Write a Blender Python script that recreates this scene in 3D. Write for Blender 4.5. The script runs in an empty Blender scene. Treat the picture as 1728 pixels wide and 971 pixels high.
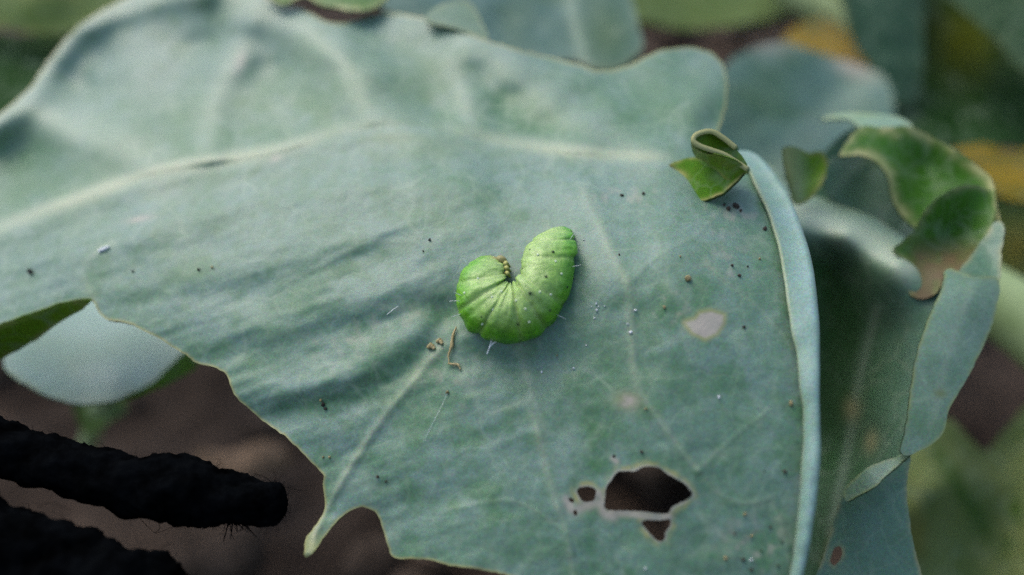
import bpy, math, random
import numpy as np
from mathutils import Vector

random.seed(7)
rng = np.random.default_rng(7)
SC = bpy.context.scene
COL = SC.collection
R = math.radians

# ------------------------------------------------------------------ camera
W, H = 1728.0, 971.0                 # size of the photograph the outlines were measured in
HFOV = R(60.0)
F = W / (2 * math.tan(HFOV / 2))
PITCH = R(29.0)                      # the phone looks 29 degrees down on the leaf
CAM = np.array([0.0, 0.0, 0.195])
FW = np.array([0.0, math.cos(PITCH), -math.sin(PITCH)])
UP = np.array([0.0, math.sin(PITCH), math.cos(PITCH)])
RT = np.array([1.0, 0.0, 0.0])
cam_d = bpy.data.cameras.new('camera')
cam = bpy.data.objects.new('camera', cam_d)
COL.objects.link(cam)
cam.location = CAM
cam.rotation_euler = (math.pi / 2 - PITCH, 0, 0)
cam_d.sensor_width = 36.0
cam_d.lens = 18.0 / math.tan(HFOV / 2)
cam_d.clip_start = 0.005
cam_d.clip_end = 60.0
cam_d.dof.use_dof = True
cam_d.dof.focus_distance = 0.1025
cam_d.dof.aperture_fstop = cam_d.lens / 3.6      # a 3.6 mm wide opening
SC.camera = cam

# ------------------------------------------------------------------ sky, sun, exposure
SUN_EL, SUN_AZ = R(58), R(-50)       # azimuth from +Y (behind the leaf) towards -X
world = bpy.data.worlds.new('World')
SC.world = world
world.use_nodes = True
wn = world.node_tree.nodes
sky = wn.new('ShaderNodeTexSky')
sky.sky_type = 'NISHITA'
sky.sun_disc = False
sky.sun_elevation = SUN_EL
sky.sun_rotation = SUN_AZ
sky.air_density = 1.0
sky.dust_density = 3.4
sky.ozone_density = 1.0
wn['Background'].inputs['Strength'].default_value = 0.15
world.node_tree.links.new(sky.outputs[0], wn['Background'].inputs['Color'])
sun_d = bpy.data.lights.new('sun', 'SUN')
sun_d.energy = 0.9
sun_d.angle = R(60)
sun_d.color = (1.0, 0.985, 0.96)
sun = bpy.data.objects.new('sun', sun_d)
COL.objects.link(sun)
sdir = Vector((math.sin(SUN_AZ) * math.cos(SUN_EL), math.cos(SUN_AZ) * math.cos(SUN_EL), math.sin(SUN_EL)))
sun.rotation_euler = (-sdir).to_track_quat('-Z', 'Y').to_euler()
sun.location = (0, 0, 2)
SC.view_settings.view_transform = 'Standard'
SC.view_settings.look = 'None'
SC.view_settings.exposure = 0.88
SC.view_settings.gamma = 1.0
SC.render.engine = 'CYCLES'
SC.cycles.max_bounces = 6
SC.cycles.use_denoising = False

# ------------------------------------------------------------------ helpers: geometry
def unproj(px, py, d_mm):
    """pixel and distance along the viewing axis (mm) -> a point in the place (m)"""
    px = np.asarray(px, float); py = np.asarray(py, float); d = np.asarray(d_mm, float) * 1e-3
    a = (px - W / 2) / F; b = -(py - H / 2) / F
    return CAM + d[..., None] * (FW + a[..., None] * RT + b[..., None] * UP)

def catmull(pts, closed=True, n=4):
    p = np.array(pts, float)
    out = []
    m = len(p)
    rngi = range(m) if closed else range(m - 1)
    for i in rngi:
        if closed:
            p0, p1, p2, p3 = p[(i - 1) % m], p[i], p[(i + 1) % m], p[(i + 2) % m]
        else:
            p0, p1, p2, p3 = p[max(i - 1, 0)], p[i], p[i + 1], p[min(i + 2, m - 1)]
        for k in range(n):
            t = k / n
            out.append(0.5 * ((2 * p1) + (-p0 + p2) * t + (2 * p0 - 5 * p1 + 4 * p2 - p3) * t * t
                              + (-p0 + 3 * p1 - 3 * p2 + p3) * t ** 3))
    if not closed:
        out.append(p[-1])
    return np.array(out)

def ragged(poly, amp=1.2, step=7.0, seed=0):
    """subdivide an outline and make it a little uneven"""
    r = np.random.default_rng(seed)
    out = []
    m = len(poly)
    for i in range(m):
        a, b = poly[i], poly[(i + 1) % m]
        L = np.hypot(*(b - a)); k = max(1, int(L / step))
        for j in range(k):
            out.append(a + (b - a) * j / k)
    out = np.array(out)
    return out + r.normal(0, amp * 0.6, out.shape)

def seg_dist(X, Y, pts, closed):
    """distance, nearest point and along-parameter from points to a polyline"""
    pts = np.asarray(pts, float)
    n = len(pts)
    best = np.full(X.shape, 1e18); bx = X.copy(); by = Y.copy(); bt = np.zeros(X.shape)
    m = n if closed else n - 1
    for i in range(m):
        ax, ay = pts[i][:2]; cx, cy = pts[(i + 1) % n][:2]
        dx, dy = cx - ax, cy - ay
        L2 = dx * dx + dy * dy + 1e-12
        t = np.clip(((X - ax) * dx + (Y - ay) * dy) / L2, 0, 1)
        qx, qy = ax + t * dx, ay + t * dy
        d = (X - qx) ** 2 + (Y - qy) ** 2
        w = d < best
        best[w] = d[w]; bx[w] = qx[w]; by[w] = qy[w]; bt[w] = (i + t[w]) / m
    return np.sqrt(best), bx, by, bt

def inside(X, Y, pts):
    pts = np.asarray(pts, float)
    c = np.zeros(X.shape, bool)
    n = len(pts); j = n - 1
    for i in range(n):
        xi, yi = pts[i]; xj, yj = pts[j]
        if yi != yj:
            c ^= ((yi > Y) != (yj > Y)) & (X < (xj - xi) * (Y - yi) / (yj - yi) + xi)
        j = i
    return c

def ridge(X, Y, pts, w, taper=0.0):
    """soft bump along a line: 1 on it, 0 away from it"""
    d, _, _, t = seg_dist(X, Y, catmull(pts, False, 4), False)
    ww = w * (1 - taper * t)
    return np.exp(-(d / np.maximum(ww, 1e-3)) ** 2)

def blob(X, Y, cx, cy, rx, ry, a=0.0):
    c, s = math.cos(R(a)), math.sin(R(a))
    u = ((X - cx) * c + (Y - cy) * s) / rx; v = (-(X - cx) * s + (Y - cy) * c) / ry
    return np.exp(-(u * u + v * v))

_perm = np.random.default_rng(3).random((256, 256))
def vnoise(x, y):
    xi = np.floor(x).astype(int); yi = np.floor(y).astype(int)
    fx = x - xi; fy = y - yi
    fx = fx * fx * fx * (fx * (fx * 6 - 15) + 10); fy = fy * fy * fy * (fy * (fy * 6 - 15) + 10)
    g = lambda a, b: _perm[a & 255, b & 255]
    return ((g(xi, yi) * (1 - fx) + g(xi + 1, yi) * fx) * (1 - fy)
            + (g(xi, yi + 1) * (1 - fx) + g(xi + 1, yi + 1) * fx) * fy) * 2 - 1

def fbm(x, y, o=4):
    v = 0; a = 1; s = 1
    for k in range(o):
        v = v + a * vnoise(x * s + 17.3 * k, y * s + 9.1 * k); a *= 0.5; s *= 2.03
    return v

def tps(ctrl):
    """smooth surface through (px, py, depth) points"""
    c = np.array(ctrl, float)
    P = c[:, :2] / 500.0
    def U(r2):
        return np.where(r2 > 1e-12, r2 * np.log(r2 + 1e-12), 0.0)
    n = len(c)
    K = U(((P[:, None] - P[None]) ** 2).sum(-1)) + np.eye(n) * 1e-3
    Q = np.hstack([np.ones((n, 1)), P])
    A = np.zeros((n + 3, n + 3)); A[:n, :n] = K; A[:n, n:] = Q; A[n:, :n] = Q.T
    w = np.linalg.solve(A, np.concatenate([c[:, 2], np.zeros(3)]))
    def f(X, Y):
        x = np.asarray(X, float) / 500; y = np.asarray(Y, float) / 500
        r = w[n] + w[n + 1] * x + w[n + 2] * y
        for i in range(n):
            r = r + w[i] * U((x - P[i, 0]) ** 2 + (y - P[i, 1]) ** 2)
        return r
    return f

# ------------------------------------------------------------------ helpers: objects
def tag(o, label=None, cat=None, group=None, kind=None):
    if label: o['label'] = label
    if cat: o['category'] = cat
    if group: o['group'] = group
    if kind: o['kind'] = kind
    return o

def thing(name, loc, label, cat, group=None):
    o = bpy.data.objects.new(name, None)
    o.empty_display_size = 0.01
    COL.objects.link(o)
    o.location = loc
    return tag(o, label, cat, group)

def mesh_obj(name, verts, faces, mat, parent=None, smooth=True, origin=None):
    verts = np.asarray(verts, float)
    if parent is not None:
        verts = verts - np.array(parent.matrix_basis.translation if parent.parent is None else root_loc(parent))
    elif origin is not None:
        verts = verts - np.asarray(origin)
    me = bpy.data.meshes.new(name)
    me.from_pydata(verts.tolist(), [], faces)
    me.materials.append(mat)
    if smooth:
        me.polygons.foreach_set('use_smooth', [True] * len(me.polygons))
    o = bpy.data.objects.new(name, me)
    COL.objects.link(o)
    if parent is not None:
        o.parent = parent
    elif origin is not None:
        o.location = origin
    return o

def root_loc(o):
    t = Vector((0, 0, 0))
    while o is not None:
        t += o.location; o = o.parent
    return t

def sheet(parent, name, outline, depth, mat, step=5.0, holes=(), thick=0.35, masks=None, parts=None,
          smooth=True, jag=1.0, seed=1, under_all=0.0):
    """A leaf blade: an outline filled with a fine grid, bent to its shape, with a real thickness.
    masks(X, Y, sd) -> four colour masks (vein, green, dead, edge); parts(X, Y) -> list of names per face."""
    outline = np.array(outline, float)
    if smooth: outline = catmull(outline, True, 4)
    outline = ragged(outline, jag, max(6.0, step * 1.6), seed)
    hs = [ragged(catmull(np.array(h, float), True, 2), 0.9, 4.0, seed + k + 5) for k, h in enumerate(holes)]
    x0, y0 = outline.min(0) - step; x1, y1 = outline.max(0) + step
    gx = np.arange(x0, x1 + step, step); gy = np.arange(y0, y1 + step, step)
    X, Y = np.meshgrid(gx, gy)
    d, bx, by, _ = seg_dist(X, Y, outline, True)
    sd = np.where(inside(X, Y, outline), d, -d)
    for h in hs:
        box = (X > h[:, 0].min() - 60) & (X < h[:, 0].max() + 60) & (Y > h[:, 1].min() - 60) & (Y < h[:, 1].max() + 60)
        if not box.any(): continue
        hd, hx, hy, _ = seg_dist(X[box], Y[box], h, True)
        hsd = np.where(inside(X[box], Y[box], h), -hd, hd)
        cur = sd[box]; w = hsd < cur
        cur[w] = hsd[w]; sd[box] = cur
        t = bx[box]; t[w] = hx[w]; bx[box] = t
        t = by[box]; t[w] = hy[w]; by[box] = t
    sn = np.abs(sd) < 0.5 * step
    X = np.where(sn, bx, X); Y = np.where(sn, by, Y)
    ok = sd > -0.5 * step
    sde = np.where(sn, 0, sd)
    idx = np.full(X.shape, -1); idx[ok] = np.arange(ok.sum())
    px, py, ps = X[ok], Y[ok], sde[ok]
    n = len(px)
    V = unproj(px, py, depth(px, py))
    a, b, c, e = idx[:-1, :-1], idx[:-1, 1:], idx[1:, 1:], idx[1:, :-1]
    Q = np.stack([a, e, c, b], -1).reshape(-1, 4)     # seen from the camera: counter-clockwise
    cnt = (Q >= 0).sum(1)
    quads = Q[cnt == 4]
    tris = Q[cnt == 3]
    tris = np.array([[v for v in q if v >= 0] for q in tris], int).reshape(-1, 3)
    faces = [tuple(q) for q in quads.tolist()] + [tuple(q) for q in tris.tolist()]
    # vertex normals
    N = np.zeros((n, 3))
    q = quads
    fn = np.cross(V[q[:, 2]] - V[q[:, 0]], V[q[:, 3]] - V[q[:, 1]])
    for k in range(4): np.add.at(N, q[:, k], fn)
    if len(tris):
        fn = np.cross(V[tris[:, 1]] - V[tris[:, 0]], V[tris[:, 2]] - V[tris[:, 0]])
        for k in range(3): np.add.at(N, tris[:, k], fn)
    N /= (np.linalg.norm(N, axis=1, keepdims=True) + 1e-20)
    flip = ((V - CAM) * N).sum(1) > 0
    N[flip] *= -1
    th = thick * 1e-3
    VB = V - N * th
    VV = np.vstack([V, VB]); NN = np.vstack([N, -N])
    # boundary edges
    ed = {}
    for f in faces:
        for k in range(len(f)):
            u, v = f[k], f[(k + 1) % len(f)]
            key = (u, v) if u < v else (v, u)
            ed[key] = None if key in ed else (u, v)
    rim = [e2 for e2 in ed.values() if e2 is not None]
    M = np.zeros((n, 4)) if masks is None else np.stack([np.clip(m, 0, 1) * np.ones(n) for m in masks(px, py, ps)], -1)
    MM = np.vstack([M, M]).astype(np.float32)
    under = np.concatenate([np.full(n, under_all), np.ones(n)]).astype(np.float32)
    fl = [tuple(f) for f in faces]
    if parts is None:
        lab = [name] * len(fl)
    else:
        cx = np.array([px[list(f)].mean() for f in fl]); cy = np.array([py[list(f)].mean() for f in fl])
        lab = parts(cx, cy)
    vlab = {}
    for f, l in zip(fl, lab):
        for v in f: vlab[v] = l
    groups = {}
    for f, l in zip(fl, lab):
        g = groups.setdefault(l, [])
        g.append(f); g.append(tuple(v + n for v in reversed(f)))
    for (u, v) in rim:
        groups[vlab[u] if vlab[u] in groups else name].append((u, u + n, v + n, v))
    made = {}
    for l, fs in groups.items():
        used = sorted({v for f in fs for v in f})
        mp = {v: i for i, v in enumerate(used)}
        nm = l.split('#')[0]
        o = mesh_obj(nm, VV[used], [tuple(mp[v] for v in f) for f in fs], mat, parent)
        me = o.data
        at = me.attributes.new('mask', 'FLOAT_COLOR', 'POINT')
        at.data.foreach_set('color', MM[used].ravel())
        at = me.attributes.new('under', 'FLOAT', 'POINT')
        at.data.foreach_set('value', under[used])
        me.normals_split_custom_set_from_vertices(NN[used].tolist())
        made[l] = o
    return made

def tube(path, radii, nseg=12, cap=True, bump=None):
    """swept tube through world points; bump(ring index 0..1, angle) scales the radius"""
    P = np.asarray(path, float); n = len(P)
    T = np.gradient(P, axis=0); T /= np.linalg.norm(T, axis=1, keepdims=True) + 1e-12
    ref = np.array([0, 0, 1.0]) if abs(T[0][2]) < 0.9 else np.array([1.0, 0, 0])
    u = np.cross(T[0], ref); u /= np.linalg.norm(u)
    vs = []; fs = []
    for i in range(n):
        u = u - T[i] * (u @ T[i]); u /= np.linalg.norm(u) + 1e-12
        v = np.cross(T[i], u)
        for k in range(nseg):
            a = 2 * math.pi * k / nseg
            r = radii[i] * (bump(i / (n - 1), a) if bump else 1.0)
            vs.append(P[i] + r * (math.cos(a) * u + math.sin(a) * v))
    for i in range(n - 1):
        for k in range(nseg):
            k2 = (k + 1) % nseg
            fs.append((i * nseg + k, i * nseg + k2, (i + 1) * nseg + k2, (i + 1) * nseg + k))
    if cap:
        fs.append(tuple(range(nseg))[::-1]); fs.append(tuple((n - 1) * nseg + k for k in range(nseg)))
    return vs, fs

# ------------------------------------------------------------------ materials
def new_mat(name):
    m = bpy.data.materials.new(name); m.use_nodes = True
    nt = m.node_tree
    return m, nt, nt.nodes, nt.links, nt.nodes['Principled BSDF'], nt.nodes['Material Output']

def rgb(c): return (c[0], c[1], c[2], 1.0)

def leaf_mat(name, bloom, green, under, vein=(0.34, 0.42, 0.30), dead=(0.38, 0.345, 0.285), edge=(0.32, 0.30, 0.10),
             transl=0.22, trans_col=(0.16, 0.34, 0.02), rough=0.5, mott=0.5, bump=0.14, patch=0.55, spec=0.5, sheen=0.14):
    m, nt, N, L, bsdf, out = new_mat(name)
    def mix(f, a, b, ftype='MIX'):
        n = N.new('ShaderNodeMix'); n.data_type = 'RGBA'; n.blend_type = ftype
        for s, v in ((n.inputs[0], f), (n.inputs[6], a), (n.inputs[7], b)):
            if hasattr(v, 'is_output') or isinstance(v, bpy.types.NodeSocket): L.new(v, s)
            elif isinstance(v, (int, float)): s.default_value = v
            else: s.default_value = rgb(v)
        return n.outputs[2]
    def math_(op, a, b=None, clamp=False):
        n = N.new('ShaderNodeMath'); n.operation = op; n.use_clamp = clamp
        for s, v in ((n.inputs[0], a), (n.inputs[1], b)):
            if v is None: continue
            if isinstance(v, (int, float)): s.default_value = v
            else: L.new(v, s)
        return n.outputs[0]
    def noise(scale, detail=4, rough_=0.55, vec=None):
        n = N.new('ShaderNodeTexNoise'); n.inputs['Scale'].default_value = scale
        n.inputs['Detail'].default_value = detail; n.inputs['Roughness'].default_value = rough_
        L.new(vec or tc.outputs['Object'], n.inputs['Vector'])
        return n.outputs['Fac']
    def ramp(v, a, b):
        n = N.new('ShaderNodeMapRange'); n.interpolation_type = 'SMOOTHSTEP'
        L.new(v, n.inputs[0]); n.inputs[1].default_value = a; n.inputs[2].default_value = b
        return n.outputs[0]
    tc = N.new('ShaderNodeTexCoord')
    at = N.new('ShaderNodeAttribute'); at.attribute_name = 'mask'
    sp = N.new('ShaderNodeSeparateColor'); L.new(at.outputs['Color'], sp.inputs[0])
    un = N.new('ShaderNodeAttribute'); un.attribute_name = 'under'
    vein_m, green_m, dead_m, edge_m = sp.outputs[0], sp.outputs[1], sp.outputs[2], at.outputs['Alpha']
    big = noise(70, 5, 0.6); mid = noise(420, 5, 0.65); fine = noise(2600, 3, 0.7)
    pat = ramp(big, 0.42, 0.72)
    col = mix(math_('MULTIPLY', pat, patch), bloom, green)
    col = mix(math_('MULTIPLY', ramp(mid, 0.38, 0.75), mott * 0.6), col, green)
    col = mix(green_m, col, green)
    col = mix(vein_m, col, vein)
    # fine mottling of the wax bloom
    gr = math_('ADD', math_('MULTIPLY', fine, 0.7), 0.65)
    hs = N.new('ShaderNodeHueSaturation'); L.new(col, hs.inputs['Color']); L.new(gr, hs.inputs['Value'])
    col = hs.outputs[0]
    sk = N.new('ShaderNodeTexNoise'); sk.inputs['Scale'].default_value = 6500; sk.inputs['Detail'].default_value = 2; sk.inputs['Roughness'].default_value = 0.8
    L.new(tc.outputs['Object'], sk.inputs['Vector'])
    mr_ = N.new('ShaderNodeMix'); mr_.data_type = 'RGBA'; mr_.inputs[0].default_value = 0.85
    mr_.inputs[6].default_value = (0.5, 0.5, 0.5, 1); L.new(sk.outputs['Color'], mr_.inputs[7])
    dbl = N.new('ShaderNodeVectorMath'); dbl.operation = 'SCALE'; dbl.inputs['Scale'].default_value = 2.0; L.new(mr_.outputs[2], dbl.inputs[0])
    col = mix(1.0, col, dbl.outputs[0], 'MULTIPLY')
    # net of the smallest veins
    vo = N.new('ShaderNodeTexVoronoi'); vo.feature = 'DISTANCE_TO_EDGE'; vo.inputs['Scale'].default_value = 260
    ns = N.new('ShaderNodeTexNoise'); ns.inputs['Scale'].default_value = 300; L.new(tc.outputs['Object'], ns.inputs['Vector'])
    va = N.new('ShaderNodeVectorMath'); va.operation = 'MULTIPLY_ADD'; va.inputs[1].default_value = (0.004,) * 3
    L.new(ns.outputs['Color'], va.inputs[0]); L.new(tc.outputs['Object'], va.inputs[2]); L.new(va.outputs[0], vo.inputs['Vector'])
    ns2 = N.new('ShaderNodeTexNoise'); ns2.inputs['Scale'].default_value = 110; L.new(tc.outputs['Object'], ns2.inputs['Vector'])
    pat2 = ramp(noise(130, 2), 0.4, 0.65)
    net = math_('SUBTRACT', 1.0, ramp(vo.outputs['Distance'], 0.0, 0.09))
    col = mix(math_('MULTIPLY', net, 0.10), col, vein)
    vo2 = N.new('ShaderNodeTexVoronoi'); vo2.feature = 'DISTANCE_TO_EDGE'; vo2.inputs['Scale'].default_value = 105
    va2 = N.new('ShaderNodeVectorMath'); va2.operation = 'MULTIPLY_ADD'; va2.inputs[1].default_value = (0.012,) * 3
    L.new(ns2.outputs['Color'], va2.inputs[0]); L.new(tc.outputs['Object'], va2.inputs[2]); L.new(va2.outputs[0], vo2.inputs['Vector'])
    net2 = math_('SUBTRACT', 1.0, ramp(vo2.outputs['Distance'], 0.0, 0.07))
    col = mix(math_('MULTIPLY', net2, math_('MULTIPLY', pat2, 0.22)), col, vein)
    dead_r = math_('MULTIPLY', dead_m, math_('ADD', math_('MULTIPLY', mid, 0.9), 0.45), True)
    col = mix(edge_m, col, edge)
    col = mix(dead_r, col, dead)
    ucol = mix(math_('MULTIPLY', ramp(mid, 0.3, 0.8), 0.5), under, tuple(0.6 * c for c in under))
    ucol = mix(vein_m, ucol, vein)
    ucol = mix(dead_r, ucol, dead)
    col = mix(un.outputs['Fac'], col, ucol)
    L.new(col, bsdf.inputs['Base Color'])
    bsdf.inputs['Roughness'].default_value = rough
    bsdf.inputs['Specular IOR Level'].default_value = spec
    bsdf.inputs['Sheen Weight'].default_value = sheen
    bsdf.inputs['Sheen Roughness'].default_value = 0.45
    bsdf.inputs['Sheen Tint'].default_value = (0.82, 0.92, 1.0, 1.0)
    bp = N.new('ShaderNodeBump'); bp.inputs['Strength'].default_value = bump; bp.inputs['Distance'].default_value = 0.0006
    h = math_('ADD', math_('MULTIPLY', mid, 0.9), math_('MULTIPLY', fine, 0.35))
    h = math_('ADD', h, math_('MULTIPLY', net, -0.12))
    L.new(h, bp.inputs['Height']); L.new(bp.outputs[0], bsdf.inputs['Normal'])
    tr = N.new('ShaderNodeBsdfTranslucent')
    tcl = mix(dead_r, trans_col, tuple(0.8 * c for c in dead))
    L.new(tcl, tr.inputs['Color'])
    ms = N.new('ShaderNodeMixShader'); ms.inputs[0].default_value = transl
    L.new(bsdf.outputs[0], ms.inputs[1]); L.new(tr.outputs[0], ms.inputs[2]); L.new(ms.outputs[0], out.inputs['Surface'])
    return m

def plain_mat(name, c1, c2, scale=400, rough=0.7, bump=0.3, dist=0.0005, spec=0.3, sss=0.0, detail=5):
    m, nt, N, L, b, out = new_mat(name)
    tc = N.new('ShaderNodeTexCoord')
    n = N.new('ShaderNodeTexNoise'); n.inputs['Scale'].default_value = scale; n.inputs['Detail'].default_value = detail
    n.inputs['Roughness'].default_value = 0.65
    L.new(tc.outputs['Object'], n.inputs['Vector'])
    r = N.new('ShaderNodeValToRGB'); r.color_ramp.elements[0].position = 0.32; r.color_ramp.elements[1].position = 0.7
    r.color_ramp.elements[0].color = rgb(c1); r.color_ramp.elements[1].color = rgb(c2)
    L.new(n.outputs['Fac'], r.inputs[0]); L.new(r.outputs[0], b.inputs['Base Color'])
    b.inputs['Roughness'].default_value = rough; b.inputs['Specular IOR Level'].default_value = spec
    if sss:
        b.inputs['Subsurface Weight'].default_value = sss; b.inputs['Subsurface Radius'].default_value = (1, 1, 0.4)
        b.inputs['Subsurface Scale'].default_value = 0.001
    bp = N.new('ShaderNodeBump'); bp.inputs['Strength'].default_value = bump; bp.inputs['Distance'].default_value = dist
    L.new(n.outputs['Fac'], bp.inputs['Height']); L.new(bp.outputs[0], b.inputs['Normal'])
    return m

BLUE = (0.145, 0.242, 0.192)
M_MAIN = leaf_mat('cabbage_blade', BLUE, (0.058, 0.165, 0.060), (0.085, 0.20, 0.02), patch=0.6, mott=0.95)
M_PALE = leaf_mat('cabbage_underside_pale', (0.22, 0.355, 0.33), (0.12, 0.245, 0.10), (0.10, 0.24, 0.03), patch=0.35)
M_CURL = leaf_mat('cabbage_curl_green', (0.045, 0.14, 0.012), (0.030, 0.115, 0.004), (0.06, 0.16, 0.01), edge=(0.40, 0.40, 0.18),
                  dead=(0.115, 0.085, 0.04), transl=0.22, spec=0.2, sheen=0.03)
M_FLAP = leaf_mat('cabbage_flap_dark', (0.050, 0.14, 0.002), (0.028, 0.095, 0.001), (0.04, 0.12, 0.004), edge=(0.34, 0.30, 0.12), dead=(0.06, 0.035, 0.02),
                  transl=0.12, spec=0.08, sheen=0.0, rough=0.7)
M_STRIP = leaf_mat('neighbour_margin', (0.175, 0.285, 0.205), (0.10, 0.21, 0.09), (0.10, 0.24, 0.03), edge=(0.26, 0.30, 0.10), dead=(0.16, 0.20, 0.06), patch=0.7, mott=0.8)
M_LOW = leaf_mat('cabbage_low_lightened', (0.28, 0.42, 0.37), (0.18, 0.33, 0.23), (0.10, 0.24, 0.03), patch=0.5)  # base colour raised to make up for the large leaf's shade
M_LIME = leaf_mat('cabbage_lime_margin', (0.12, 0.23, 0.010), (0.08, 0.18, 0.006), (0.09, 0.22, 0.01), transl=0.3, spec=0.2, sheen=0.0)
M_RIGHT = leaf_mat('neighbour_blade', (0.095, 0.20, 0.14), (0.035, 0.115, 0.03), (0.08, 0.2, 0.02), edge=(0.33, 0.31, 0.14))
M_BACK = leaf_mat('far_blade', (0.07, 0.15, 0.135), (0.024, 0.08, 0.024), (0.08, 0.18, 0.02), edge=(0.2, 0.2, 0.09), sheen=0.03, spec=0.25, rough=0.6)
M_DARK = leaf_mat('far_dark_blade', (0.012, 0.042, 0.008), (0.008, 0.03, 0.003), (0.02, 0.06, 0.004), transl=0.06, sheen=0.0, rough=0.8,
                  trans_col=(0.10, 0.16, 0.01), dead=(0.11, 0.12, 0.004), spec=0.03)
M_OLIVE = leaf_mat('olive_blade', (0.085, 0.13, 0.035), (0.04, 0.085, 0.010), (0.06, 0.11, 0.012), dead=(0.22, 0.17, 0.02), transl=0.12, sheen=0.0, spec=0.08, rough=0.75)
M_YELLOW = leaf_mat('yellow_blade', (0.26, 0.17, 0.005), (0.08, 0.08, 0.006), (0.15, 0.10, 0.008), transl=0.3,
                    trans_col=(0.3, 0.18, 0.01), dead=(0.17, 0.075, 0.02), spec=0.1, mott=0.9, patch=0.9, sheen=0.0)
M_STEM = plain_mat('stem_green', (0.20, 0.28, 0.11), (0.28, 0.36, 0.18), 120, 0.5, 0.1)
M_SOIL = plain_mat('soil_brown', (0.009, 0.006, 0.0045), (0.075, 0.054, 0.039), 16, 0.95, 0.9, 0.006, 0.1, detail=9)
M_CLOD = plain_mat('soil_clod_brown', (0.018, 0.013, 0.009), (0.085, 0.061, 0.044), 130, 0.95, 0.8, 0.002, 0.1, detail=8)
M_ROPE = plain_mat('black_yarn', (0.0002, 0.0002, 0.0002), (0.0030, 0.0036, 0.0042), 260, 1.0, 0.9, 0.0006, 0.0)
M_FIBRE = plain_mat('black_fibre', (0.0008, 0.0008, 0.001), (0.003, 0.003, 0.003), 900, 1.0, 0.0, spec=0.0)
M_TAN = plain_mat('dry_tan', (0.22, 0.18, 0.07), (0.36, 0.30, 0.16), 900, 0.7, 0.4, 0.0002)
M_CRUMB = plain_mat('dark_crumb', (0.02, 0.018, 0.016), (0.09, 0.07, 0.05), 1500, 0.9, 0.6, 0.0002)
M_WHITE = plain_mat('white_grain', (0.55, 0.58, 0.60), (0.85, 0.86, 0.86), 1500, 0.6, 0.3, 0.0001)
M_SILK = plain_mat('silk_white', (0.6, 0.62, 0.6), (0.8, 0.82, 0.8), 900, 0.5, 0.0)

# ------------------------------------------------------------------ ground
def build_ground():
    n = 150
    t = np.linspace(-1, 1, n)
    s = np.sign(t) * (0.35 * np.abs(t) + 3.65 * np.abs(t) ** 5)
    X, Y = np.meshgrid(s, s + 0.25)
    fall = np.exp(-((X / 0.7) ** 2 + ((Y - 0.25) / 0.7) ** 2))
    Z = fall * (0.010 * fbm(X * 9, Y * 9, 3) + 0.005 * fbm(X * 45 + 5, Y * 45, 3)) - 0.004
    V = np.stack([X, Y, Z], -1).reshape(-1, 3)
    I = np.arange(n * n).reshape(n, n)
    Q = np.stack([I[:-1, :-1], I[:-1, 1:], I[1:, 1:], I[1:, :-1]], -1).reshape(-1, 4)
    o = mesh_obj('ground', V, [tuple(q) for q in Q.tolist()], M_SOIL)
    tag(o, kind='structure')
    # loose clods lying on the soil
    vs, fs = [], []
    for k in range(700):
        x = random.uniform(-0.4, 0.4); y = random.uniform(0.05, 1.0)
        r = 0.002 + 0.018 * random.random() ** 4
        base = len(vs)
        ph = random.random() * 6
        for i in range(1, 5):
            for j in range(7):
                th = math.pi * i / 5; p = 2 * math.pi * j / 7
                rr = r * (1 + 0.35 * math.sin(3 * p + ph + i) * random.random())
                vs.append((x + rr * math.sin(th) * math.cos(p), y + rr * math.sin(th) * math.sin(p), r * 0.3 + rr * 0.7 * math.cos(th)))
        for i in range(3):
            for j in range(7):
                j2 = (j + 1) % 7
                fs.append((base + i * 7 + j, base + (i + 1) * 7 + j, base + (i + 1) * 7 + j2, base + i * 7 + j2))
        fs.append(tuple(base + j for j in range(7))); fs.append(tuple(base + 21 + j for j in range(7))[::-1])
    o = mesh_obj('soil_clods', vs, fs, M_CLOD)
    tag(o, 'crumbly brown clods of soil scattered over the bare ground', 'soil', kind='stuff')
build_ground()

# ------------------------------------------------------------------ main leaf: its shape
MID = catmull([(-260, 470), (-60, 405), (0, 388), (100, 350), (200, 315), (270, 292), (400, 270), (480, 254), (560, 228),
               (660, 213), (760, 222), (850, 243), (950, 257), (1050, 267), (1130, 272), (1200, 286), (1300, 320), (1420, 370)], False, 6)
def mid_y(x): return np.interp(x, MID[:, 0], MID[:, 1])
def mid_d(x): return np.interp(x, [-300, 0, 300, 660, 900, 1130, 1400], [134, 130, 128, 125, 121, 117, 115])

VEINS = {   # px lines, half width
    'a': ([(742, 588), (690, 650), (640, 715), (590, 790), (556, 850), (530, 905)], 7),
    'b': ([(872, 575), (893, 640), (905, 720), (930, 820), (955, 900), (972, 990)], 8),
    'c': ([(985, 320), (1035, 430), (1060, 480), (1065, 560), (1075, 650), (1120, 720), (1178, 795)], 8),
    'd': ([(1178, 795), (1215, 835), (1260, 850), (1300, 840)], 5),
    'e': ([(1190, 440), (1230, 480), (1290, 530), (1340, 590)], 5),
    'f': ([(158, 505), (140, 470), (150, 435), (190, 410)], 7),
    'g': ([(700, 408), (620, 410), (560, 440), (480, 480)], 5),
    'h': ([(1178, 795), (1230, 745), (1300, 690)], 4),
    'i': ([(1300, 840), (1320, 890), (1335, 960)], 4),
    'j': ([(955, 900), (900, 860), (850, 845), (760, 860)], 3.5),
    'k': ([(1060, 480), (1110, 430), (1170, 400), (1210, 360)], 4),
}
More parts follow.
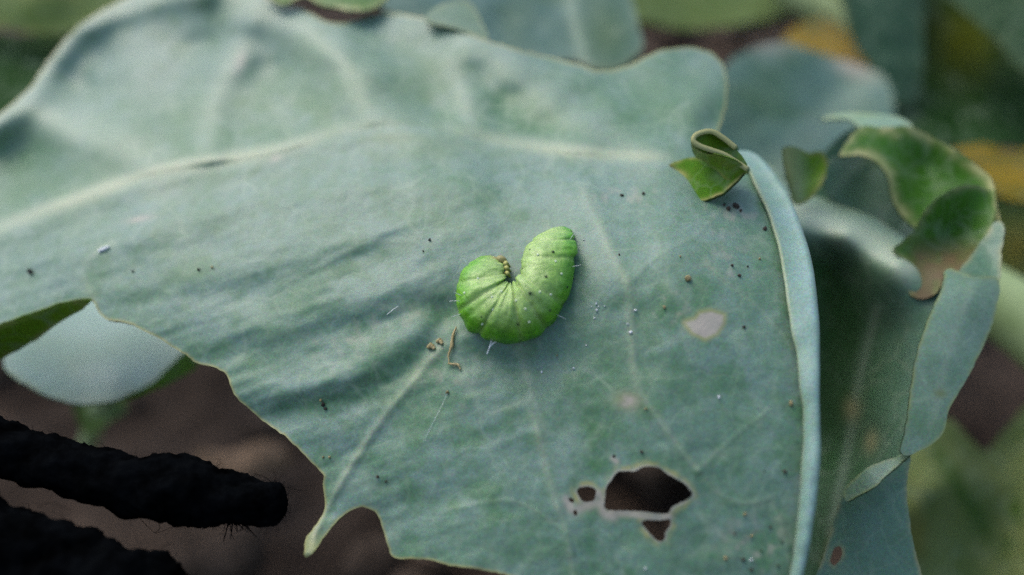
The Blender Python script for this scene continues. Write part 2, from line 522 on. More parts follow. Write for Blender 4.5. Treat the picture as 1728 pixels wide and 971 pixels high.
REARV = {
    'l': ([(660, 214), (628, 165), (585, 110), (520, 60), (450, 15), (370, -20)], 20),
    'm': ([(270, 292), (205, 255), (130, 215), (60, 193), (0, 203), (-70, 240)], 20),
    'n': ([(1085, 268), (1010, 222), (930, 160), (830, 80), (740, 20)], 15),
    'o': ([(800, 222), (790, 190), (780, 150), (760, 110)], 9),
    'p': ([(495, 250), (485, 215), (470, 190)], 7),
    'q': ([(1130, 270), (1150, 220), (1180, 170), (1195, 110)], 11),
}
def main_depth(X, Y):
    X = np.asarray(X, float); Y = np.asarray(Y, float)
    s = Y - mid_y(X)
    dm = mid_d(X)
    sp = np.maximum(s, 0); sn = np.maximum(-s, 0)
    # the near half falls away from the midrib towards the camera and then hangs
    front = dm - 26 * (1 - np.exp(-sp / 200)) - 0.002 * sp
    front = front - 2.2 * blob(X, Y, 1100, 420, 260, 180)                       # swelling right of the grub
    front = front + 3.0 * np.clip((560 - X) / 560, 0, 1.3) * np.clip(sp / 300, 0, 1)
    # creased folds of the near half
    front = front - 0.84 * ridge(X, Y, [(400, 655), (500, 655), (600, 625), (690, 570), (740, 520)], 34)
    front = front + 0.68 * ridge(X, Y, [(430, 705), (540, 690), (640, 655), (715, 590), (752, 540)], 24)
    front = front - 0.47 * ridge(X, Y, [(260, 565), (400, 545), (560, 520), (690, 480)], 38)
    front = front + 0.16 * ridge(X, Y, [(330, 610), (470, 585), (600, 555), (700, 520)], 24)
    front = front - 0.47 * ridge(X, Y, [(300, 455), (480, 420), (640, 400), (800, 385)], 38)
    front = front + 0.14 * ridge(X, Y, [(330, 505), (470, 480), (590, 440), (720, 412)], 24)
    front = front - 0.81 * ridge(X, Y, [(120, 420), (300, 370), (450, 335), (640, 310), (800, 320)], 34)
    front = front + 0.31 * ridge(X, Y, [(330, 345), (470, 318), (600, 285), (740, 280)], 22)
    front = front - 0.9 * ridge(X, Y, [(985, 330), (1010, 400), (1040, 470)], 45)
    front = front + 1.6 * blob(X, Y, 745, 520, 45, 30)                          # hollow the grub lies in
    front = front + 0.9 * blob(X, Y, 870, 600, 80, 28)
    front = front - 0.010 * np.clip(Y - 620, 0, 400) * np.exp(-((X - 800) / 230) ** 2)
    c, q = math.cos(R(-20)), math.sin(R(-20))
    u = X * c + Y * q; v = -X * q + Y * c
    lw = np.clip((1050 - X) / 500, 0.12, 1)
    front = front + lw * 0.34 * fbm(u / 190, v / 52, 3) + 0.15 * fbm(X / 60, Y / 60 + 30, 3)
    front = front - 4.0 * np.clip((Y - 845) / 90, 0, 1) * blob(X, Y, 520, 930, 45, 90)
    # the far half: cupped, ribbed, going back and up
    rear = dm + 0.115 * sn
    rear = rear + 2.0 * np.sin(np.clip(sn / 90, 0, math.pi)) * np.clip((700 - X) / 400, 0.4, 1)
    fi = 1 - np.exp(-sn / 55)
    rear = rear - fi * (7.0 * ridge(X, Y, REARV['l'][0], 56) + 6.0 * ridge(X, Y, REARV['m'][0], 58))
    rear = rear - fi * (4.0 * ridge(X, Y, REARV['n'][0], 60) + 1.6 * ridge(X, Y, REARV['o'][0], 40))
    rear = rear - 3.2 * ridge(X, Y, [(345, 250), (350, 200), (365, 150), (400, 95)], 44)
    rear = rear - 1.5 * ridge(X, Y, [(170, 130), (260, 110), (330, 60), (420, 40)], 24)
    rear = rear - 3.6 * ridge(X, Y, [(-20, 215), (40, 165), (85, 105), (135, 50), (215, 10), (330, -25)], 34)
    rear = rear + 3.6 * blob(X, Y, 140, 150, 55, 45, -30) + 3.2 * blob(X, Y, 320, 75, 70, 30, -20)
    rear = rear + 0.6 * blob(X, Y, 60, 260, 60, 45) + 2.5 * blob(X, Y, 680, 170, 80, 30, 20)
    rear = rear + 3.0 * blob(X, Y, 1215, 210, 35, 70, 20)
    rear = rear + 1.3 * fbm(X / 120 + 4, Y / 90, 2)
    w = 1 / (1 + np.exp(-np.clip(s / 5.0, -30, 30)))
    D = rear * (1 - w) + front * w
    D = D - 1.3 * np.exp(-(s / 24) ** 2) * np.clip((1180 - X) / 100, 0, 1)       # the midrib itself
    for k, (p, hw) in VEINS.items():
        D = D - {'a': 0.28, 'b': 0.16, 'c': 0.16}.get(k, 0.06) * ridge(X, Y, p, hw * 1.3, 0.3)
    return D

HOLE_BIG = [(1068, 795), (1045, 795), (1036, 804), (1026, 817), (1022, 830), (1019, 855), (1027, 861), (1058, 863), (1081, 863),
            (1097, 866), (1126, 868), (1132, 861), (1138, 853), (1154, 847), (1170, 836), (1165, 827), (1154, 816), (1138, 807),
            (1122, 797), (1111, 789), (1093, 787), (1081, 790)]
HOLE_SMALL = [(973, 830), (979, 823), (991, 821), (1000, 823), (1007, 828), (1005, 841), (1002, 846), (988, 848), (979, 842)]
HOLE_LOW = [(1083, 882), (1095, 877), (1112, 878), (1131, 876), (1132, 886), (1124, 898), (1122, 909), (1113, 915), (1102, 907), (1088, 891)]
def ell(cx, cy, rx, ry, a=0, n=8):
    return [(cx + rx * math.cos(2 * math.pi * i / n) * math.cos(R(a)) - ry * math.sin(2 * math.pi * i / n) * math.sin(R(a)),
             cy + rx * math.cos(2 * math.pi * i / n) * math.sin(R(a)) + ry * math.sin(2 * math.pi * i / n) * math.cos(R(a))) for i in range(n)]
HOLES = [HOLE_BIG, HOLE_SMALL, HOLE_LOW, ell(964, 844, 6.5, 3.6, 45), ell(971, 866, 3.8, 5.2, -15), ell(1036, 771, 3.2, 4.2)]
SCAR = [(1157, 545), (1175, 540), (1182, 530), (1200, 527), (1220, 533), (1219, 546), (1208, 562), (1190, 570), (1170, 561)]

def sdf(X, Y, poly):
    d, _, _, _ = seg_dist(X, Y, poly, True)
    return np.where(inside(X, Y, poly), -d, d)

def main_masks(X, Y, sd):
    s = Y - mid_y(X)
    vein = np.zeros(X.shape)
    for k, (p, hw) in VEINS.items():
        st = {'a': 0.55, 'b': 0.3, 'c': 0.3, 'f': 0.3}.get(k, 0.16)
        vein = np.maximum(vein, st * ridge(X, Y, p, hw * 1.35, 0.5) * np.clip(0.85 + 0.4 * fbm(X / 30, Y / 30 + 9, 2), 0, 1))
    for k, (p, hw) in REARV.items():
        vein = np.maximum(vein, (0.15 if k in 'pq' else 0.36) * ridge(X, Y, p, hw * 2.0))  # broad soft highlights painted in along with the ribs' own paleness
    fv = np.where(s > 12, vein, 0)
    mr = np.exp(-((s + 5) / 13) ** 2) * np.clip((1150 - X) / 60, 0, 1) * (1 - 0.85 * blob(X, Y, 690, 220, 200, 80)) * np.clip(0.6 + X / 300, 0.3, 1)
    vein = np.maximum(vein, 0.95 * mr)
    vein = np.maximum(vein, 0.35 * ridge(X, Y, [(-20, 215), (40, 165), (85, 105), (135, 50), (215, 10), (330, -25)], 26))  # light on the raised far margin painted in as a pale band
    vein = np.maximum(vein, 0.3 * ridge(X, Y, [(345, 250), (350, 200), (365, 150), (400, 95)], 22))  # light on the lobe's ridge, painted into the colour too
    n1 = fbm(X / 34, Y / 34, 4)
    green = np.zeros(X.shape)
    for (cx, cy, rx, ry, a, st) in [(1015, 745, 26, 60, 10, .9), (1010, 930, 18, 45, -10, .8), (1140, 510, 60, 55, 0, .75), (330, 455, 60, 18, -20, .6),
                                    (745, 520, 40, 26, 0, .9), (850, 345, 60, 20, 30, .6), (560, 680, 120, 12, -10, .6), (640, 620, 90, 16, -40, .4),  # patches beside and below the grub and under the fold paint shade
                                    (735, 640, 60, 60, 0, .45), (580, 460, 90, 12, -25, .55), (700, 365, 60, 14, 10, .5), (1010, 700, 30, 50, 0, .5),
                                    (1140, 640, 60, 40, 0, .5), (1290, 920, 60, 60, 0, .6), (1300, 430, 60, 120, 0, .5), (1200, 330, 40, 20, 0, .6),
                                    (1090, 770, 90, 20, 20, .5), (1100, 910, 70, 25, 0, .4), (350, 620, 40, 12, 30, .4), (900, 590, 60, 20, 0, .6),
                                    (1030, 860, 70, 26, 10, .7), (160, 480, 14, 40, 10, .5), (660, 235, 60, 8, 0, .5), (250, 500, 40, 14, -10, .4)]:
        green = np.maximum(green, st * np.clip(blob(X, Y, cx, cy, rx, ry, a) * (1.15 + 0.9 * n1), 0, 1))
    n2 = fbm(X / 46 + 31, Y / 46 + 7, 5)
    green = np.maximum(green, 0.5 * np.clip((n2 - 0.25) * 2.2, 0, 1) * np.clip((Y - 300) / 300, 0.25, 1) * (s > 0))
    # the far half is greener beside the midrib
    g2 = np.exp(-((-s - 50) / 85) ** 2) * (s < 0) * 0.8
    green = np.maximum(green, g2 * np.clip(0.9 + 0.5 * n1, 0, 1) * (1 - vein))
    dead = np.zeros(X.shape); edge = np.zeros(X.shape)
    near = (X > 900) & (X < 1280) & (Y > 480) & (Y < 971)
    x, y = X[near], Y[near]
    hb, hsm, hl = sdf(x, y, HOLE_BIG), sdf(x, y, HOLE_SMALL), sdf(x, y, HOLE_LOW)
    hmin = np.minimum(np.minimum(hb, hsm), hl)
    jit = 1.0 + 0.5 * fbm(x / 16, y / 16, 2)
    dd = 0.9 * np.exp(-(np.maximum(hmin, 0) / (2.4 * jit)) ** 2)
    dd = np.maximum(dd, 0.95 * ridge(x, y, [(960, 850), (968, 862), (985, 855), (1012, 850), (1020, 866), (1035, 872)], 9))
    dd = np.maximum(dd, 0.95 * ridge(x, y, [(1011, 832), (1016, 850)], 6.0))
    dd = np.maximum(dd, 0.9 * ridge(x, y, [(1030, 868), (1060, 868), (1095, 872), (1130, 872)], 6))
    dd = np.maximum(dd, 0.95 * ridge(x, y, [(955, 842), (962, 858)], 7))
    dd = np.maximum(dd, ridge(x, y, [(1034, 774), (1040, 779)], 4.5))
    sc = sdf(x, y, SCAR)
    dd = np.maximum(dd, np.clip(0.6 - sc / 4, 0, 1))
    dd = np.maximum(dd, np.clip(blob(x, y, 1062, 678, 14, 11, 10) * (1.2 + 0.5 * fbm(x / 9, y / 9, 2)), 0, 1))
    dead[near] = dd
    ee = np.clip(0.5 + 0.45 * fbm(x / 12 + 3, y / 12, 2), 0.1, 0.85) * np.exp(-((np.maximum(hmin, 0) - 5) / (4.5 * jit)) ** 2)
    ee = np.maximum(ee, 0.65 * np.exp(-((sc - 2) / 5) ** 2))
    ee = np.maximum(ee, 0.5 * blob(x, y, 1058, 676, 22, 16))
    edge[near] = ee
    edge = np.maximum(edge, 0.85 * np.exp(-(np.maximum(sd, 0) / 3.2) ** 2) * (~near))
    edge = np.maximum(edge, 0.55 * blob(X, Y, 525, 920, 22, 40))
    edge = np.maximum(edge, 0.25 * fv)
    edge = np.maximum(edge, 0.22 * mr)
    st = np.clip(fbm(X / 14 + 5, Y / 14, 4) * 1.6 - 0.35, 0, 1)
    for (cx, cy, rx, ry, a_, w_) in [(1128, 522, 45, 36, 0, .6), (1275, 915, 55, 55, 0, .6), (1240, 370, 60, 45, 0, .5), (1050, 330, 60, 20, 0, .45), (745, 640, 60, 60, 0, .35), (1230, 450, 50, 40, 0, .4), (640, 560, 150, 60, -20, .25)]:
        dead = np.maximum(dead, w_ * st * blob(X, Y, cx, cy, rx, ry, a_))
    dead = np.maximum(dead, 0.8 * blob(X, Y, 235, 370, 22, 5, -12))
    dead = np.maximum(dead, 0.7 * blob(X, Y, 466, 268, 10, 5, -20))
    dead = np.maximum(dead, 0.6 * blob(X, Y, 405, 105, 9, 20, 20))
    return vein, green, dead, edge

MAIN_OUT = [(-75, 560), (-40, 560), (0, 551), (60, 530), (110, 513), (150, 507), (160, 514), (167, 528), (181, 540),
            (205, 543), (230, 552), (262, 568), (290, 585), (315, 600), (330, 612), (360, 620), (380, 630), (388, 648), (400, 672),
            (420, 690), (450, 715), (480, 735), (500, 755), (520, 775), (545, 800), (545, 818), (548, 860), (530, 890), (515, 912),
            (515, 940), (531, 930), (560, 890), (585, 866), (610, 856), (628, 861), (636, 868), (645, 890), (655, 920), (666, 942),
            (720, 944), (760, 955), (800, 960), (850, 970), (900, 990), (960, 1030), (1150, 1060), (1320, 1020), (1348, 975), (1368, 880), (1378, 760),
            (1376, 640), (1372, 520), (1355, 420), (1325, 338), (1285, 290), (1240, 268), (1190, 262), (1205, 238), (1224, 185), (1226, 125), (1205, 92),
            (1165, 80), (1130, 82), (1095, 92), (1060, 110), (1012, 120), (975, 108), (900, 90), (830, 70), (800, 60), (760, 44),
            (720, 30), (650, 22), (610, 32), (560, 38), (512, 16), (470, 5), (400, -30), (310, -35), (215, -5), (135, 42), (85, 98), (50, 148),
            (0, 192), (-40, 225), (-75, 300), (-95, 420), (-95, 500)]
leaf_base = unproj(np.array(1180.), np.array(300.), np.array(119.))
LEAF = thing('cabbage_leaf', leaf_base, 'large bluish green cabbage leaf carrying the curled green caterpillar', 'leaf')

def main_parts(cx, cy):
    s = cy - mid_y(cx)
    lab = np.array(['blade'] * len(cx), dtype=object)
    for k, (p, hw) in list(VEINS.items()) + list(REARV.items()):
        d, _, _, _ = seg_dist(cx, cy, catmull(p, False, 4), False)
        lab[d < hw * 0.75] = 'vein#' + k
    lab[(np.abs(s + 2) < 9) & (cx < 1160)] = 'midrib'
    return lab.tolist()
main_made = sheet(LEAF, 'blade', MAIN_OUT, main_depth, M_MAIN, step=3.0, holes=HOLES, thick=0.4, masks=main_masks, parts=main_parts, jag=1.0)

for k_, o_ in main_made.items():
    if k_.startswith('vein'): o_.parent = main_made['blade']

# rolled margin along the right side of the leaf: the blade turns up and over at the fold
def rolled_margin():
    fold = catmull([(1236, 258), (1262, 257), (1290, 275), (1330, 332), (1362, 420), (1378, 520), (1381, 640), (1383, 760), (1371, 880), (1352, 975), (1340, 1030)], False, 8)
    lip = catmull([(1228, 258), (1252, 272), (1270, 300), (1298, 370), (1318, 440), (1332, 520), (1345, 610), (1356, 700), (1355, 790), (1344, 900), (1333, 985), (1322, 1035)], False, 8)
    n = 90
    def rs(p):
        L = np.concatenate([[0], np.cumsum(np.hypot(*np.diff(p, axis=0).T))]); t = np.linspace(0, L[-1], n)
        return np.stack([np.interp(t, L, p[:, 0]), np.interp(t, L, p[:, 1])], -1)
    A, B = rs(fold), rs(lip)
    B = B + np.stack([2.2 * fbm(np.arange(n) / 7.0, np.zeros(n), 4), np.zeros(n)], -1)
    A = A + np.stack([1.4 * fbm(np.arange(n) / 9.0 + 5, np.ones(n), 3), np.zeros(n)], -1)
    m = 15
    V, Mk = [], []
    for i in range(n):
        base = float(main_depth(np.array([A[i, 0]]), np.array([A[i, 1]]))[0])
        wpx = np.hypot(*(A[i] - B[i]))
        h = 0.0695 * wpx * 0.75 + 0.6
        for j in range(m):
            t = j / (m - 1)
            if t < 0.4:      # turning over at the fold
                a = math.pi * t / 0.4
                q = A[i] + (B[i] - A[i]) * 0.10 * (1 - math.sin(a)) ; dd = base + 0.3 - h * 0.5 * (1 - math.cos(a))
            else:            # lying back towards the lip
                u = (t - 0.4) / 0.6
                q = A[i] + (B[i] - A[i]) * (0.10 + 0.90 * u); dq = float(main_depth(np.array([q[0]]), np.array([q[1]]))[0]); dd = (base + 0.3) * (1 - u) + dq * u - h * (1 - 0.62 * u ** 2)
            V.append((q[0], q[1], dd)); Mk.append((0, 0.35 * u if t >= .4 else 0.2, 0, 0.4 * max(0, (t - 0.9) / 0.1)))
    V = np.array(V)
    P = unproj(V[:, 0], V[:, 1], V[:, 2])
    fs = []
    for i in range(n - 1):
        for j in range(m - 1):
            fs.append((i * m + j, (i + 1) * m + j, (i + 1) * m + j + 1, i * m + j + 1))
    o = mesh_obj('rolled_margin', P, fs, M_PALE, LEAF)
    at = o.data.attributes.new('mask', 'FLOAT_COLOR', 'POINT'); at.data.foreach_set('color', np.array(Mk, np.float32).ravel())
    md = o.modifiers.new('thickness', 'SOLIDIFY'); md.thickness = 0.0003; md.offset = 0
    o['label'] = 'pale margin rolled over along the leaf edge'
rolled_margin()

def ribbon(name, line, d0, d1, mat, parent, shift=(0, 0), n=60, edge_tan=True, thick=0.0005, m=8):
    """a strip of blade standing on edge: its front rim follows the line, its depth runs away from it"""
    p = catmull(line, False, 6)
    L = np.concatenate([[0], np.cumsum(np.hypot(*np.diff(p, axis=0).T))]); t = np.linspace(0, L[-1], n)
    x = np.interp(t, L, p[:, 0]); y = np.interp(t, L, p[:, 1])
    V, K = [], []
    for i in range(n):
        for j in range(m):
            u = j / (m - 1)
            V.append((x[i] + shift[0] * u, y[i] + shift[1] * u, d0 + (d1 - d0) * u)); K.append((0, 0, 0, 1.0 if j == 0 else (0.3 if j == 1 else 0)))
    V = np.array(V); P = unproj(V[:, 0], V[:, 1], V[:, 2])
    fs = [(i * m + j, (i + 1) * m + j, (i + 1) * m + j + 1, i * m + j + 1) for i in range(n - 1) for j in range(m - 1)]
    o = mesh_obj(name, P, fs, mat, parent)
    at = o.data.attributes.new('mask', 'FLOAT_COLOR', 'POINT'); at.data.foreach_set('color', np.array(K, np.float32).ravel())
    md = o.modifiers.new('thickness', 'SOLIDIFY'); md.thickness = thick; md.offset = 0
    return o

def edge_mask(strength=0.9, w=4.0, extra=None):
    def f(X, Y, sd):
        z = np.zeros(X.shape)
        e = strength * np.exp(-(np.maximum(sd, 0) / w) ** 2) * np.clip(0.75 + 0.7 * fbm(X / 22, Y / 22, 3), 0.25, 1)
        v, g, d = z, z, z
        if extra is not None:
            v, g, d, e2 = extra(X, Y)
            e = np.maximum(e, e2)
        return v, g, d, e
    return f

# small curls at the leaf's right corner, showing the green underside
def corner(X, Y):
    z = np.zeros(X.shape)
    return z, z, 0.9 * blob(X, Y, 1130, 284, 10, 7) , 0.8 * blob(X, Y, 1146, 294, 14, 7, 20)
sheet(LEAF, 'margin_curl', [(1126, 282), (1158, 268), (1185, 266), (1225, 272), (1257, 283), (1248, 300), (1225, 322), (1203, 333), (1182, 339), (1166, 330), (1149, 312)],
      tps([(1126, 282, 114.5), (1182, 339, 108.5), (1180, 290, 111.8), (1257, 283, 107), (1222, 322, 107), (1185, 266, 113), (1225, 272, 109)]),
      M_FLAP, step=3, thick=0.4, masks=edge_mask(0.8, 3.5, corner), seed=11)
ribbon('margin_curl', [(1262, 286), (1240, 272), (1222, 261), (1199, 253), (1180, 246), (1170, 238), (1173, 229), (1186, 223), (1201, 222), (1218, 231), (1242, 250)],
       106.0, 113.0, M_CURL, LEAF, shift=(2, 6), thick=0.0006)
sheet(LEAF, 'margin_curl', [(1172, 236), (1186, 226), (1201, 225), (1218, 234), (1246, 256), (1262, 284), (1240, 276), (1222, 268), (1199, 260), (1180, 252)],
      tps([(1172, 236, 106.8), (1201, 225, 107.2), (1246, 256, 106.9), (1262, 284, 106.9), (1199, 260, 106.6), (1215, 246, 107.6)]), M_LIME, step=3, thick=0.3, seed=15)
sheet(LEAF, 'margin_curl', [(1166, 238), (1172, 250), (1190, 259), (1222, 266), (1262, 284), (1250, 300), (1232, 308), (1212, 292), (1190, 274), (1170, 262)],
      tps([(1166, 238, 107.5), (1190, 259, 106.5), (1262, 284, 106.5), (1232, 308, 107.3), (1190, 274, 109.5), (1170, 262, 111)]),
      M_LIME, step=3, thick=0.3, masks=edge_mask(0.6, 4, lambda X, Y: (0.35 * np.clip((1200 - X) / 30, 0, 1), np.zeros(X.shape), np.zeros(X.shape), 0.3 * blob(X, Y, 1225, 275, 30, 10, 25))), seed=16)
# turned-up bits of the far margin
sheet(LEAF, 'margin_curl', [(452, -40), (660, -40), (638, 10), (600, 19), (566, 13), (535, 6), (512, -6), (470, 8)],
      tps([(452, -40, 150), (660, -40, 152), (600, 19, 143), (470, 8, 146), (550, -10, 147)]), M_CURL, step=5, masks=edge_mask(0.9, 7), seed=12)
sheet(LEAF, 'margin_curl', [(716, 34), (742, 8), (788, 2), (812, 34), (824, 66), (796, 58), (760, 46)],
      tps([(716, 34, 140), (788, 2, 146), (824, 66, 138), (760, 46, 139), (770, 25, 142)]),
      leaf_mat('cabbage_curl_dull', (0.10, 0.19, 0.11), (0.06, 0.14, 0.05), (0.08, 0.2, 0.03)), step=5, masks=edge_mask(0.3, 5), seed=13)
# the left margin folded under, its green underside in view
def fold_under(X, Y): 
    return np.zeros(X.shape), np.zeros(X.shape), np.zeros(X.shape), np.zeros(X.shape)
dl = lambda x, y: float(main_depth(np.array([x], float), np.array([y], float))[0])
sheet(LEAF, 'margin_fold', [(-72, 572), (-40, 562), (0, 549), (60, 528), (110, 511), (152, 507), (140, 522), (100, 545), (60, 575), (0, 608), (-40, 622), (-70, 610)],
      tps([(-140, 596, dl(-140, 596) - .2), (0, 551, dl(0, 551) - 0.5), (60, 530, dl(60, 530) - 0.5), (110, 513, dl(110, 513) - .5), (152, 508, dl(152, 508) - .4),
           (0, 608, dl(0, 551) + 4), (60, 575, dl(60, 530) + 3), (100, 545, dl(110, 513) + 2), (-150, 680, dl(-140, 596) + 5)]),
      M_LIME, step=4, masks=edge_mask(0.8, 6, fold_under), seed=14)

# ------------------------------------------------------------------ leaf below, lower left
LOW = thing('cabbage_leaf', unproj(np.array(150.), np.array(480.), np.array(140.)), 'pale rounded cabbage leaf hanging below the torn edge of the large leaf', 'leaf')
def low_mask(X, Y):
    z = np.zeros(X.shape)
    g = np.clip((X - 255) / 40, 0, 1) * np.clip((Y - 560) / 40, 0, 1)
    return z, np.maximum(0.4 * blob(X, Y, 120, 610, 60, 14), 0), z, 0.2 * np.exp(-((Y - 675) / 12) ** 2)
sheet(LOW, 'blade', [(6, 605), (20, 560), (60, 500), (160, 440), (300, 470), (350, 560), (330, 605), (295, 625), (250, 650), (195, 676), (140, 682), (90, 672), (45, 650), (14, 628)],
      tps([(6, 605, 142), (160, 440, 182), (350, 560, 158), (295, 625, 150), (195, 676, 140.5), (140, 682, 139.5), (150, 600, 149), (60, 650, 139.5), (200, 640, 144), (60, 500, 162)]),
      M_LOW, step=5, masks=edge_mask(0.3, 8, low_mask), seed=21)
sheet(LOW, 'turned_margin', [(352, 560), (336, 606), (330, 622), (300, 640), (262, 658), (205, 678), (255, 648), (285, 620), (310, 596)],
      tps([(352, 560, 157), (330, 622, 152), (205, 678, 140.8), (300, 608, 149.5), (262, 640, 145)]), M_LIME, step=4, seed=22)

# ------------------------------------------------------------------ neighbouring leaf on the right, eaten and curled
NEXT = thing('cabbage_leaf', unproj(np.array(1440.), np.array(1000.), np.array(130.)), 'ragged chewed cabbage leaf with curled green rim beside the large leaf', 'leaf')
def body_mask(X, Y):
    z = np.zeros(X.shape)
    v = 0.9 * ridge(X, Y, [(1335, 356), (1400, 378), (1470, 408), (1530, 450)], 26)
    v = np.maximum(v, 0.35 * ridge(X, Y, [(1480, 520), (1450, 640), (1430, 760), (1400, 900)], 9))
    g = np.clip(1.25 - np.abs(X - 1420) / 95, 0, 1) * np.clip((Y - 400) / 60, 0, 1)  # shade in the trough painted in as darker green
    g = np.maximum(g, 0.5 * blob(X, Y, 1420, 330, 60, 50))
    e = 0.8 * blob(X, Y, 1437, 690, 14, 20) + 0.7 * blob(X, Y, 1470, 745, 12, 20, 10)
    return v, g * (1 - v), z, e
sheet(NEXT, 'blade', [(1280, 300), (1340, 320), (1400, 340), (1470, 365), (1530, 400), (1600, 440), (1650, 480), (1650, 560), (1600, 680), (1560, 745), (1524, 768), (1480, 800), (1440, 826), (1410, 880),
                      (1385, 960), (1380, 1040), (1280, 1040), (1260, 700)],
      tps([(1280, 300, 142), (1340, 360, 129), (1430, 388, 126), (1520, 435, 122), (1650, 480, 122), (1340, 322, 138), (1430, 350, 136), (1530, 398, 132), (1400, 450, 133), (1410, 600, 136), (1420, 760, 133), (1500, 560, 126),
           (1560, 600, 118), (1600, 680, 113), (1524, 768, 113), (1440, 826, 118), (1385, 960, 122), (1300, 1000, 134), (1290, 650, 140), (1480, 700, 124)]),
      M_RIGHT, step=4, masks=edge_mask(0.3, 4, body_mask), seed=31)
def strip_mask(X, Y):
    z = np.zeros(X.shape)
    return 0.25 * ridge(X, Y, [(1640, 480), (1600, 600), (1570, 720)], 8), 0.5 * blob(X, Y, 1560, 720, 30, 20), 0.9 * blob(X, Y, 1587, 664, 11, 8), z
sheet(NEXT, 'rolled_margin', [(1596, 455), (1618, 458), (1645, 468), (1684, 470), (1682, 520), (1665, 572), (1632, 640), (1602, 690), (1592, 732), (1560, 757), (1522, 767),
                              (1529, 720), (1538, 650), (1548, 595), (1570, 530), (1590, 485)],
      tps([(1596, 455, 115), (1684, 470, 115), (1640, 500, 113), (1600, 600, 110), (1540, 640, 109.5), (1660, 580, 112.5), (1560, 700, 108.5), (1522, 767, 107.5), (1592, 732, 108.5)]),
      M_STRIP, step=3.5, masks=edge_mask(0.75, 4, strip_mask), seed=32)
sheet(NEXT, 'rolled_margin', [(1532, 758), (1510, 772), (1470, 786), (1444, 806), (1424, 826), (1428, 846), (1445, 838), (1475, 822), (1505, 794), (1534, 768)],
      tps([(1532, 758, 108), (1424, 826, 109.5), (1470, 800, 108), (1475, 822, 107), (1510, 772, 109)]), M_STRIP, step=3, masks=edge_mask(0.8, 3.5), seed=33)
sheet(NEXT, 'blade', [(1535, 765), (1530, 830), (1538, 900), (1552, 1040), (1370, 1040), (1388, 945), (1402, 900), (1422, 838), (1470, 815), (1505, 788)],
      tps([(1535, 765, 110.5), (1545, 960, 109), (1450, 900, 110), (1402, 890, 112), (1470, 820, 110.5), (1388, 1000, 110)]),
      M_RIGHT, step=3.5, holes=[ell(1411, 938, 9, 17, 20)], masks=edge_mask(0.75, 4.5), seed=34)
sheet(NEXT, 'blade', [(1318, 330), (1335, 280), (1385, 262), (1420, 228), (1460, 210), (1530, 212), (1612, 258), (1668, 304), (1684, 380), (1680, 470), (1600, 500), (1500, 440), (1380, 380)],
      tps([(1318, 330, 143), (1385, 262, 145), (1460, 210, 145), (1530, 212, 145), (1612, 258, 142), (1668, 304, 137), (1680, 470, 124), (1600, 500, 123), (1500, 440, 134), (1380, 380, 141), (1560, 350, 141), (1450, 320, 146)]),
      M_RIGHT, step=5, masks=edge_mask(0.2, 4, lambda X, Y: (0.5 * ridge(X, Y, [(1340, 350), (1430, 380), (1520, 430)], 16), 0.6 * blob(X, Y, 1420, 330, 80, 50), np.zeros(X.shape), np.zeros(X.shape))), seed=41)
# cupped top of the same leaf
def inner_mask(X, Y):
    z = np.zeros(X.shape); return z, z, z, 0.5 * blob(X, Y, 1512, 228, 12, 8)
sheet(NEXT, 'curled_rim', [(1417, 262), (1432, 236), (1454, 214), (1491, 216), (1533, 212), (1575, 232), (1615, 256), (1650, 282), (1673, 302), (1680, 340), (1686, 376), (1660, 400),
                           (1600, 400), (1545, 385), (1510, 345), (1500, 300), (1475, 270), (1446, 262)],
      tps([(1417, 262, 130), (1454, 214, 134), (1533, 212, 134), (1615, 256, 130), (1673, 302, 126), (1686, 376, 122), (1600, 330, 131), (1545, 385, 129), (1500, 300, 130), (1560, 280, 135)]),
      M_CURL, step=4, masks=edge_mask(1.0, 12, inner_mask), seed=35)
sheet(NEXT, 'curled_rim', [(1386, 203), (1396, 196), (1430, 190), (1470, 192), (1515, 196), (1540, 214), (1520, 232), (1464, 222), (1430, 201)],
      tps([(1386, 200, 144), (1470, 192, 141), (1480, 216, 137), (1536, 210, 137), (1430, 192, 143)]), M_STRIP, step=4, masks=edge_mask(0.4, 5), seed=36)
def pocket(X, Y):
    z = np.zeros(X.shape); return 0.6 * ridge(X, Y, [(1400, 330), (1425, 300), (1452, 268)], 8), 0.5 * blob(X, Y, 1460, 335, 50, 35), z, z
sheet(NEXT, 'curled_rim', [(1392, 284), (1418, 262), (1454, 254), (1488, 268), (1512, 300), (1526, 345), (1512, 392), (1450, 375), (1410, 345), (1392, 317)],
      tps([(1392, 284, 134), (1454, 254, 139), (1512, 300, 137), (1520, 375, 137), (1410, 350, 138), (1450, 385, 139), (1450, 320, 139.5)]),
      M_STRIP, step=4, holes=[ell(1465, 284, 11, 4, -45)], masks=edge_mask(0.2, 4, pocket), seed=37)
sheet(NEXT, 'curled_rim', [(1322, 255), (1333, 246), (1346, 250), (1366, 258), (1388, 257), (1396, 283), (1386, 312), (1368, 335), (1343, 345), (1331, 300)],
      tps([(1322, 255, 126), (1346, 250, 128), (1388, 257, 132), (1386, 312, 130), (1343, 345, 128), (1360, 295, 131), (1331, 300, 126)]),
      M_LIME, step=4, masks=edge_mask(0.8, 6, lambda X, Y: (0.45 * np.clip((1368 - X) / 20, 0, 1), np.zeros(X.shape), np.zeros(X.shape), 0.55 * np.clip((1362 - X) / 30, 0, 1))), seed=38)
def rot_mask(X, Y):
    z = np.zeros(X.shape)
    d = np.clip((Y - 395) / 40, 0, 1) * np.clip(1.1 + 0.5 * fbm(X / 20, Y / 20, 3), 0, 1) * np.clip((X - 1525) / 20, 0, 1)
    return z, 0.4 * blob(X, Y, 1640, 350, 40, 30), d, z
